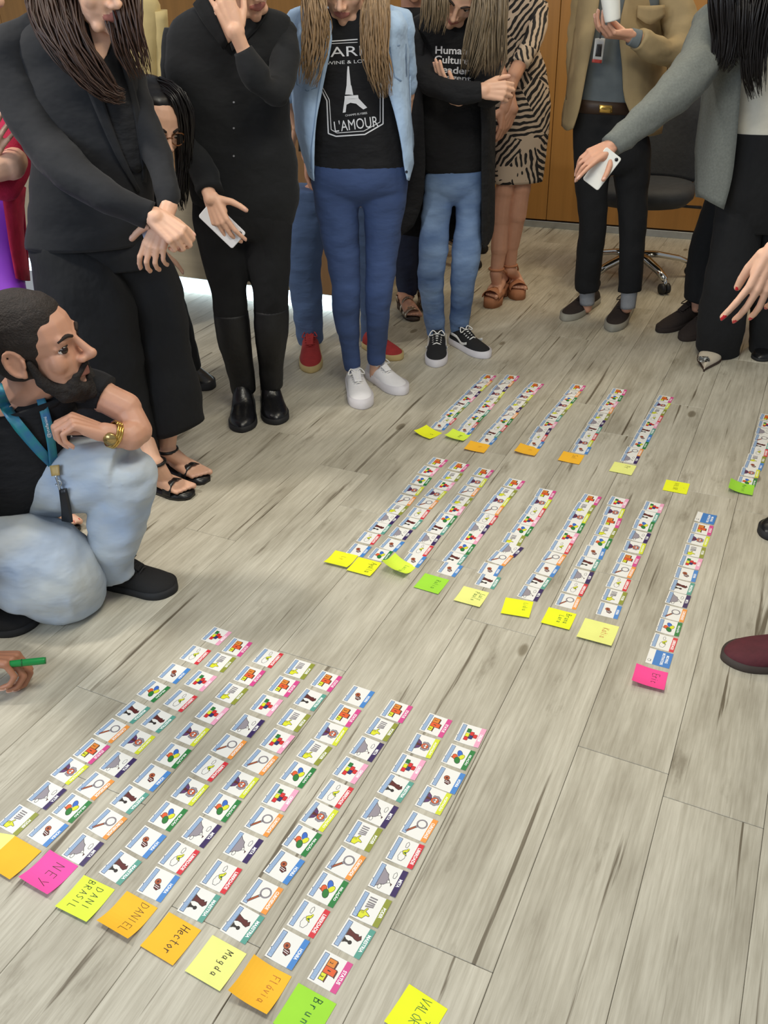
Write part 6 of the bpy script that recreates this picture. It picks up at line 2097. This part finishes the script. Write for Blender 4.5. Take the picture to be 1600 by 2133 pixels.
cg.sheet(pp([[(-190, 100, .06), (-80, 80, .15), (30, 100, .06)], [(-185, 300, .06), (-80, 300, .17), (40, 300, .06)], [(-165, 560, .05), (-60, 580, .16), (62, 585, .05)]]), CRIM, .006)
w.kid(cg, 'cardigan')
w.fine(hand_prims(w.p(-40, 345, -.22), (.62, -.1, .75), (0, .9, .1), (-.7, 0, .5), 1.0, ((14, 22, 14), (16, 24, 14), (16, 24, 14), (18, 26, 16)), 6, thumb=(.4, .9, -.3), arm=[(w.p(-60, 345, -.21), .03), (w.p(-100, 335, -.17), .034)]), .004)
w.fine(chain([(w.p(-70, 352, -.25), .032), (w.p(-20, 355, -.24), .036), (w.p(22, 345, -.2), .042), (w.p(30, 335, -.14), .04)]) + hand_prims(w.p(-75, 350, -.25), (-.8, .1, .2), (0, .9, 0), (0, 0, 1), .98, ((20, 25, 15),) * 4), .005)
hp, T, R = head_prims(w.p(-62, -85, -.06), (.5, -.75, -.3), (0, -.2, .95), 1.03, neck_to=w.p(-60, 60, 0))
w.fine(hp, .005)
face_details(w, T)
hm = MB()
strands(hm, [(w.p(-80, -130, 0), .05), (w.p(-110, -40, 0), .06), (w.p(-110, 60, .02), .05), (w.p(-100, 140, .02), .03)], BROWN_H, 36, .005, 71)
hair_object(w, hair_cap(T, R, 1.03, BROWN_H), BROWN_H, hm)
w.Y -= .45
for hx, tx, an in (((85, 1075), (158, 1112), (92, 1040, -.05)), ((0, 1070), (60, 1112), (10, 1035, -.05))):
    a = w.p(*an)
    tp = sandal(w, G(*hx), G(*tx), LEATHER, LEATHER, h=.014, heel_h=.03, width=.042, straps=((.62, .035),), ankle=(a, .034))
    w.fine(foot_on(w, G(*hx), G(*tx), a, tp, .95, leg=[(a, .034), (a + Vector((0, .02, .12)), .04)]), .004)
w.finish()

# ================================================================== woman in glasses peering past the blazer
w = Person('dark-haired woman in glasses leaning to peer past the black blazer', G(420, 805), 3.3, SKIN)
bl = MB()
w.wear(bl, w.secs([(255, 330, 330, 325, -.1, .6), (200, 372, 345, 365, -.08, .45), (205, 440, 348, 435, -.04, .5), (215, 520, 345, 515, 0, .52), (225, 580, 350, 575, 0, .55)]), BLACK3, wr=.006)
w.wear(bl, w.limb([(335, 385, -.06, 22), (340, 450, -.04, 20), (330, 515, -.08, 18)]), BLACK3, wr=.005)
w.wear(bl, w.limb([(208, 385, -.06, 22), (205, 450, -.04, 20), (215, 515, -.08, 18)]), BLACK3, wr=.005)
w.kid(bl, 'black_top')
tr = MB()
w.wear(tr, w.limb([(262, 570, 0, 45), (290, 640, 0, 40), (325, 720, .02, 34), (345, 775, .04, 30)]), TROUSER, wr=.005)
w.wear(tr, w.limb([(315, 570, .04, 45), (345, 640, .04, 40), (375, 720, .05, 34), (392, 772, .06, 28)]), TROUSER, wr=.005)
w.kid(tr, 'trousers')
shoe(w, G(385, 780), G(438, 812), LEATHER, RUBBER, None, width=.048, eyelet=False, sole_h=.03)
shoe(w, G(335, 790), G(372, 825), LEATHER, RUBBER, None, width=.048, eyelet=False, sole_h=.03)
hs = 1.02
hp, T, R = head_prims(w.p(322, 260, -.30), (.56, -.72, -.36), (.30, -.16, .92), hs, neck_to=w.p(300, 350, -.15))
w.fine(hp, .0036, 6)
face_details(w, T, hs, down=1)
for hx in ((330, 520, -.08), (215, 520, -.08)):
    w.fine(hand_prims(w.p(*hx), (0, -.2, -1), (0, .9, 0), (1, 0, 0), .95, ((18, 25, 15),) * 4, 3, arm=[(w.p(hx[0], hx[1] - 25, hx[2]), .026)]), .006)
gl = MB()                                         # spectacles
FRM = mat('tortoise_frame', (120, 74, 40), .3, var=.2, vscale=80)
for sx in (-1, 1):
    gl.tube([T(sx * .034 + .024 * math.cos(t), .094 - .006 * abs(math.cos(t)), .0 + .020 * math.sin(t)) for t in [2 * math.pi * i / 18 for i in range(19)]], .0022, FRM, 6, 1)
    gl.tube([T(sx * .058, .088, .004), T(sx * .074, .04, .006), T(sx * .078, -.01, .004)], .0022, FRM, 6, 2)
gl.tube([T(-.010, .096, .004), T(0, .098, .007), T(.010, .096, .004)], .0022, FRM, 6, 2)
w.kid(gl, 'eyeglasses')
hm = MB()
for i, (path, n) in enumerate([([(318, 172), (300, 215), (296, 280), (300, 350)], 40), ([(338, 178), (376, 210), (384, 270), (380, 340), (378, 400), (382, 440)], 60), ([(330, 176), (360, 196), (378, 236), (384, 300), (384, 360)], 50)]):
    strands(hm, [(w.p(x, y, (-.30, -.34, -.34, -.32, -.3, -.28)[k] + (0.02, .05, .0)[i]), (.02, .03, .03, .025, .022, .012)[k]) for k, (x, y) in enumerate(path)], BLACK_H, n, .0036, 80 + i, .003)
hair_object(w, hair_cap(T, R, hs, BLACK_H, back=.026, grow=.007)[:2] + [ell_prim(T(0, .012, .080), (.058, .052, .036), R, 'hair')], BLACK_H, hm)
w.finish()

# ================================================================== neighbours cut by the photo edges
w = Person('person at the right edge, hand with red nails hanging into view', G(1640, 1120), 2.12, SKIN, nailc=NAIL_RED)
t = MB()
w.wear(t, w.secs([(1720, -60, 1880, -60, 0, .6), (1680, -10, 1960, -10, 0, .45), (1690, 150, 1950, 150, 0, .5), (1690, 300, 1940, 300, 0, .52), (1685, 420, 1950, 420, 0, .55)]), BLACK3)
w.wear(t, w.limb([(1690, 40, -.04, 44), (1675, 180, -.06, 42), (1668, 330, -.1, 36), (1655, 430, -.12, 32)]), BLACK3)
w.kid(t, 'top')
tr = MB()
w.wear(tr, w.secs([(1690, 400, 1950, 400, 0, .55), (1690, 520, 1950, 520, 0, .55)]), TROUSER)
w.wear(tr, w.limb([(1760, 500, 0, 62), (1735, 700, 0, 56), (1705, 900, 0, 48), (1680, 1050, 0, 42)]), TROUSER)
w.wear(tr, w.limb([(1880, 500, 0, 62), (1860, 700, 0, 56), (1830, 900, 0, 48), (1800, 1050, 0, 42)]), TROUSER)
w.kid(tr, 'trousers')
shoe(w, G(1690, 1085), G(1591, 1120), LEATHER, RUBBER, None, width=.05, eyelet=False)
shoe(w, G(1800, 1085), G(1740, 1130), LEATHER, RUBBER, None, width=.05, eyelet=False)
w.fine(hand_prims(w.p(1622, 515, -.14), (-.24, -.10, -.95), (.15, .95, .1), (-.9, 0, .1), 1.08, ((8, 12, 8), (18, 20, 14), (20, 24, 16), (24, 28, 20)), 11, thumb=(.25, .9, -.6), arm=[(w.p(1640, 480, -.13), .031), (w.p(1655, 425, -.12), .036)]), .003)
hp, T, R = head_prims(w.p(1790, -190, -.06), (-.5, -.7, -.4), (0, -.2, .95), 1.03, neck_to=w.p(1800, -60, 0))
w.fine(hp, .006)
face_details(w, T)
hair_object(w, hair_cap(T, R, 1.03, BROWN_H), BROWN_H)
w.finish()

BURG = mat('burgundy_suede', (84, 30, 38), .8, var=.12, vscale=60, bump=.1, bscale=90)
w = Person('person at the right edge in burgundy suede shoes', G(1660, 1410), 1.5, SKIN2)
tr = MB()
w.wear(tr, w.limb([(1960, 250, .06, 100), (1890, 620, .05, 85), (1820, 950, .05, 68), (1745, 1290, .05, 55)]), TROUSER)
w.wear(tr, w.limb([(2130, 250, .06, 100), (2060, 620, .05, 85), (1990, 950, .05, 68), (1930, 1290, .05, 55)]), TROUSER)
w.wear(tr, w.secs([(1880, 120, 2230, 120, .06, .6), (1870, 300, 2230, 300, .06, .6)]), TROUSER)
w.kid(tr, 'trousers')
t = MB()
w.wear(t, w.secs([(1980, -560, 2160, -560, .06, .6), (1900, -480, 2260, -480, .06, .5), (1900, -200, 2240, -200, .06, .55), (1890, 140, 2230, 140, .06, .58)]), BLACK3)
w.kid(t, 'top')
shoe(w, G(1752, 1372), G(1509, 1372), BURG, mat('brown_rubber', (64, 54, 48), .7, var=.08), None, width=.054, hgt=1.0, sole_h=.020, eyelet=False)
shoe(w, G(1930, 1380), G(1700, 1480), BURG, MATS['brown_rubber'], None, width=.054, sole_h=.020, eyelet=False)
hp, T, R = head_prims(w.p(2060, -760, 0), (-.6, .6, -.3), (0, 0, 1), 1.05, neck_to=w.p(2070, -560, .06))
w.fine(hp, .007)
hair_object(w, hair_cap(T, R, 1.05, BROWN_H), BROWN_H)
w.finish()

w = Person('person crouching at the left edge, hand holding a green marker', G(-40, 1330), 1.78, SKIN3)
t = MB()
w.wear(t, w.secs([(-330, 820, -200, 820, .0, .6), (-380, 880, -150, 880, .0, .5), (-390, 1000, -150, 1000, .0, .55), (-380, 1120, -150, 1120, .0, .58)]), BLACK3)
w.kid(t, 'top')
tr = MB()
w.wear(tr, w.limb([(-250, 1140, 0, 80), (-170, 1120, -.04, 70), (-110, 1110, -.08, 58)]), TROUSER)
w.wear(tr, w.limb([(-110, 1110, -.08, 56), (-95, 1190, -.04, 50), (-80, 1270, .0, 42)]), TROUSER)
w.kid(tr, 'trousers')
shoe(w, G(-105, 1292), G(75, 1300), MATS['black_mesh_shoe'], RUBBER, None, width=.06, hgt=1.1, sole_h=.02, eyelet=False)
hp, T, R = head_prims(w.p(-240, 700, -.06), (.8, -.4, -.3), (0, 0, 1), 1.08, neck_to=w.p(-260, 815, 0))
w.fine(hp, .007)
face_details(w, T)
hair_object(w, hair_cap(T, R, 1.08, BLACK_H), BLACK_H)
hy = -.20
w.fine(hand_prims(w.p(-62, 1372, hy), (.9, .05, -.12), (.1, -.35, -.9), (.1, .8, .3), 1.12, ((50, 60, 40), (52, 62, 40), (54, 64, 40), (54, 64, 40)), 2, thumb=(.5, .8, -.3), thumb_bend=20, arm=[(w.p(-95, 1365, hy), .034), (w.p(-200, 1300, -.14), .042), (w.p(-300, 1150, -.05), .048), (w.p(-330, 950, 0), .055)]), .0034)
w.finish()
mk = MB()
a_p, b_p = w.p(12, 1384, hy - .02), w.p(93, 1376, hy + .0)
GRN = mat('green_plastic', (22, 134, 62), .3, var=.05)
mk.tube([a_p, a_p + (b_p - a_p) * .3, b_p - (b_p - a_p) * .02, b_p], [.0075, .0085, .0088, .0075], GRN, 16, 2)
mo = mk.build('marker_pen')
tag(mo, 'green marker pen held in a hand at the left edge', 'marker')
cp_ = MB()
cp_.tube([a_p + (b_p - a_p) * .40, a_p + (b_p - a_p) * .43], .0094, mat('green_plastic_dark', (14, 96, 44), .3, var=.05), 16, 1)
cp_.build('cap_ring', mo)
# ------------------------------------------------------------------ reception desk with lit plinth
desk = bpy.data.objects.new('reception_desk', None)
COL.objects.link(desk)
dw = G(365, 600)
along0, along1 = -5.4, G(735, 655).dot(N2)
dn = (G(365, 612).dot(D2) + G(690, 655).dot(D2)) / 2
desk.location = wallpt((along0 + along1) / 2, dn + .35, 0)
desk.rotation_euler.z = WROT
hl = (along1 - along0) / 2
tag(desk, 'wooden reception desk with a glowing strip along its base behind the group', 'desk')
pn = 4
beige_lam = mat('beige_laminate', (176, 160, 134), .4, var=.08, vscale=3.0, stretch=(.4, .4, 9))
for i in range(pn):
    x0 = -hl + 2 * hl * i / pn
    x1 = x0 + 2 * hl / pn - (.32 if i == pn - 1 else 0)
    wall_box('front_panel', x0 + .002, x1 - .002, -.35, -.32, .10, .60, beige_lam, desk, .003)
    wall_box('upper_panel', x0 + .002, x1 - .002, -.35, -.32, .604, 1.06, oak2, desk, .003)
wall_box('end_panel', hl - .318, hl, -.352, -.32, .10, 1.06, oak2, desk, .003)
wall_box('body', -hl, hl, -.318, .32, .10, 1.06, oak2, desk, .004)
wall_box('counter_top', -hl - .02, hl + .02, -.40, .36, 1.062, 1.10, oak2, desk, .005)
wall_box('plinth', -hl + .05, hl - .05, -.24, .28, .0, .098, mat('plinth_white', (220, 224, 226), .5, var=.03), desk, .002)
led = wall_box('light_strip', -hl + .03, hl - .03, -.300, -.262, .004, .066, mat('led_cool_white', (214, 240, 255), .4, emit=3.5), desk, .002)


# ------------------------------------------------------------------ office chairs
def office_chair(label, loc, rz, col=(52, 54, 58)):
    root = bpy.data.objects.new('office_chair', None)
    COL.objects.link(root)
    root.location = loc
    root.rotation_euler.z = rz
    tag(root, label, 'chair')
    fab = mat('charcoal_upholstery', col, .75, var=.1, bump=.15, bscale=50)
    chrome = mat('chrome', (206, 204, 198), .12, metal=1.0, var=.03)
    dark = mat('dark_plastic', (26, 26, 28), .5, var=.06)
    for i in range(5):
        a = 2 * math.pi * i / 5 + .3
        d = Vector((math.cos(a), math.sin(a), 0))
        s_ = Vector((-d.y, d.x, 0))
        b = MB()
        rows = []
        for t, z, wd in ((.02, .135, .030), (.12, .130, .026), (.24, .105, .020), (.31, .078, .016)):
            c = d * t
            rows.append([c - s_ * wd + Vector((0, 0, z - .012)), c - s_ * wd * .7 + Vector((0, 0, z + .012)), c + s_ * wd * .7 + Vector((0, 0, z + .012)), c + s_ * wd + Vector((0, 0, z - .012))])
        b.rings(rows, chrome)
        sp = b.build('base_spoke', root, smooth=True)
        cs = MB()
        for o in (-.014, .014):
            cs.tube([d * .31 + s_ * (o - .009) + Vector((0, 0, .029)), d * .31 + s_ * (o + .009) + Vector((0, 0, .029))], .028, dark, 14, 1)
        cs.tube([d * .31 + Vector((0, 0, .03)), d * .31 + Vector((0, 0, .078))], .012, chrome, 8, 1)
        cs.build('caster', root)
    p = MB()
    p.tube([(0, 0, .10), (0, 0, .26)], .032, dark, 16, 1)
    p.tube([(0, 0, .26), (0, 0, .40)], .018, chrome, 14, 1)
    p.build('gas_column', root)
    m_ = MB()
    m_.tube([(.0, .0, .40), (.12, .03, .39), (.30, .10, .37)], [.008, .006, .009], dark, 8)
    m_.build('tilt_lever', root)
    st = MB()
    rings = []
    for z, s_ in ((.40, .16), (.415, .215), (.45, .245), (.485, .245), (.505, .225), (.512, .15)):
        rings.append([Vector((math.copysign(abs(math.cos(t)) ** .7, math.cos(t)) * s_ * 1.05, math.copysign(abs(math.sin(t)) ** .7, math.sin(t)) * s_, z)) for t in [2 * math.pi * i / 28 for i in range(28)]])
    st.rings(rings, fab)
    st.build('seat', root)
    bk = MB()                                     # wide shell back whose lower sides sweep round to the seat
    rows = []
    for z, half, dep, y0 in ((.50, .25, .02, .20), (.58, .27, .04, .22), (.70, .30, .07, .25), (.82, .31, .09, .275), (.94, .27, .08, .295), (1.0, .18, .05, .30)):
        rows.append([Vector((half * k, y0 - dep * abs(k) ** 2 - (.10 * abs(k) ** 3 if z < .9 else 0), z)) for k in (-1, -.75, -.4, 0, .4, .75, 1)])
    bk.sheet(rows, fab, .035, 3)
    bk.build('backrest', root)
    for sx in (-1, 1):
        ar = MB()
        ar.tube([(sx * .235, .05, .46), (sx * .275, .08, .52), (sx * .29, .10, .62), (sx * .295, .12, .72)], [.022, .024, .026, .024], fab, 10)
        ar.build('side_arm', root)
    return root


c = G(1318, 600)
office_chair('charcoal swivel chair behind the man in the beige jacket', (c.x + .05, c.y + .18, 0), math.radians(-20))
c2 = G(960, 560)
office_chair('dark swivel chair mostly hidden behind the woman with crossed arms', (c2.x - .12, c2.y + .2, 0), math.radians(150), (46, 40, 40))

# ------------------------------------------------------------------ papers taped to the wall
def wall_hit(px, py):
    d = ray(px, py)
    t = (WALL_N - .002 - CAM.dot(D2)) / d.dot(D2)
    return CAM + d * t


pap = mat('white_paper', (226, 222, 206), .7, var=.03)
for lab, q in (('white sheet of paper on the wooden wall, upper of two', [(1426, 150), (1500, 160), (1500, 214), (1430, 205)]), ('white sheet of paper on the wooden wall, lower of two', [(1422, 222), (1480, 232), (1480, 310), (1408, 292)])):
    p4 = [wall_hit(*k) for k in q]
    mb = MB()
    mb.sheet([[p4[0], p4[1]], [p4[3], p4[2]]], pap, .002, 2)
    tag(mb.build('paper_sheet'), lab, 'paper')
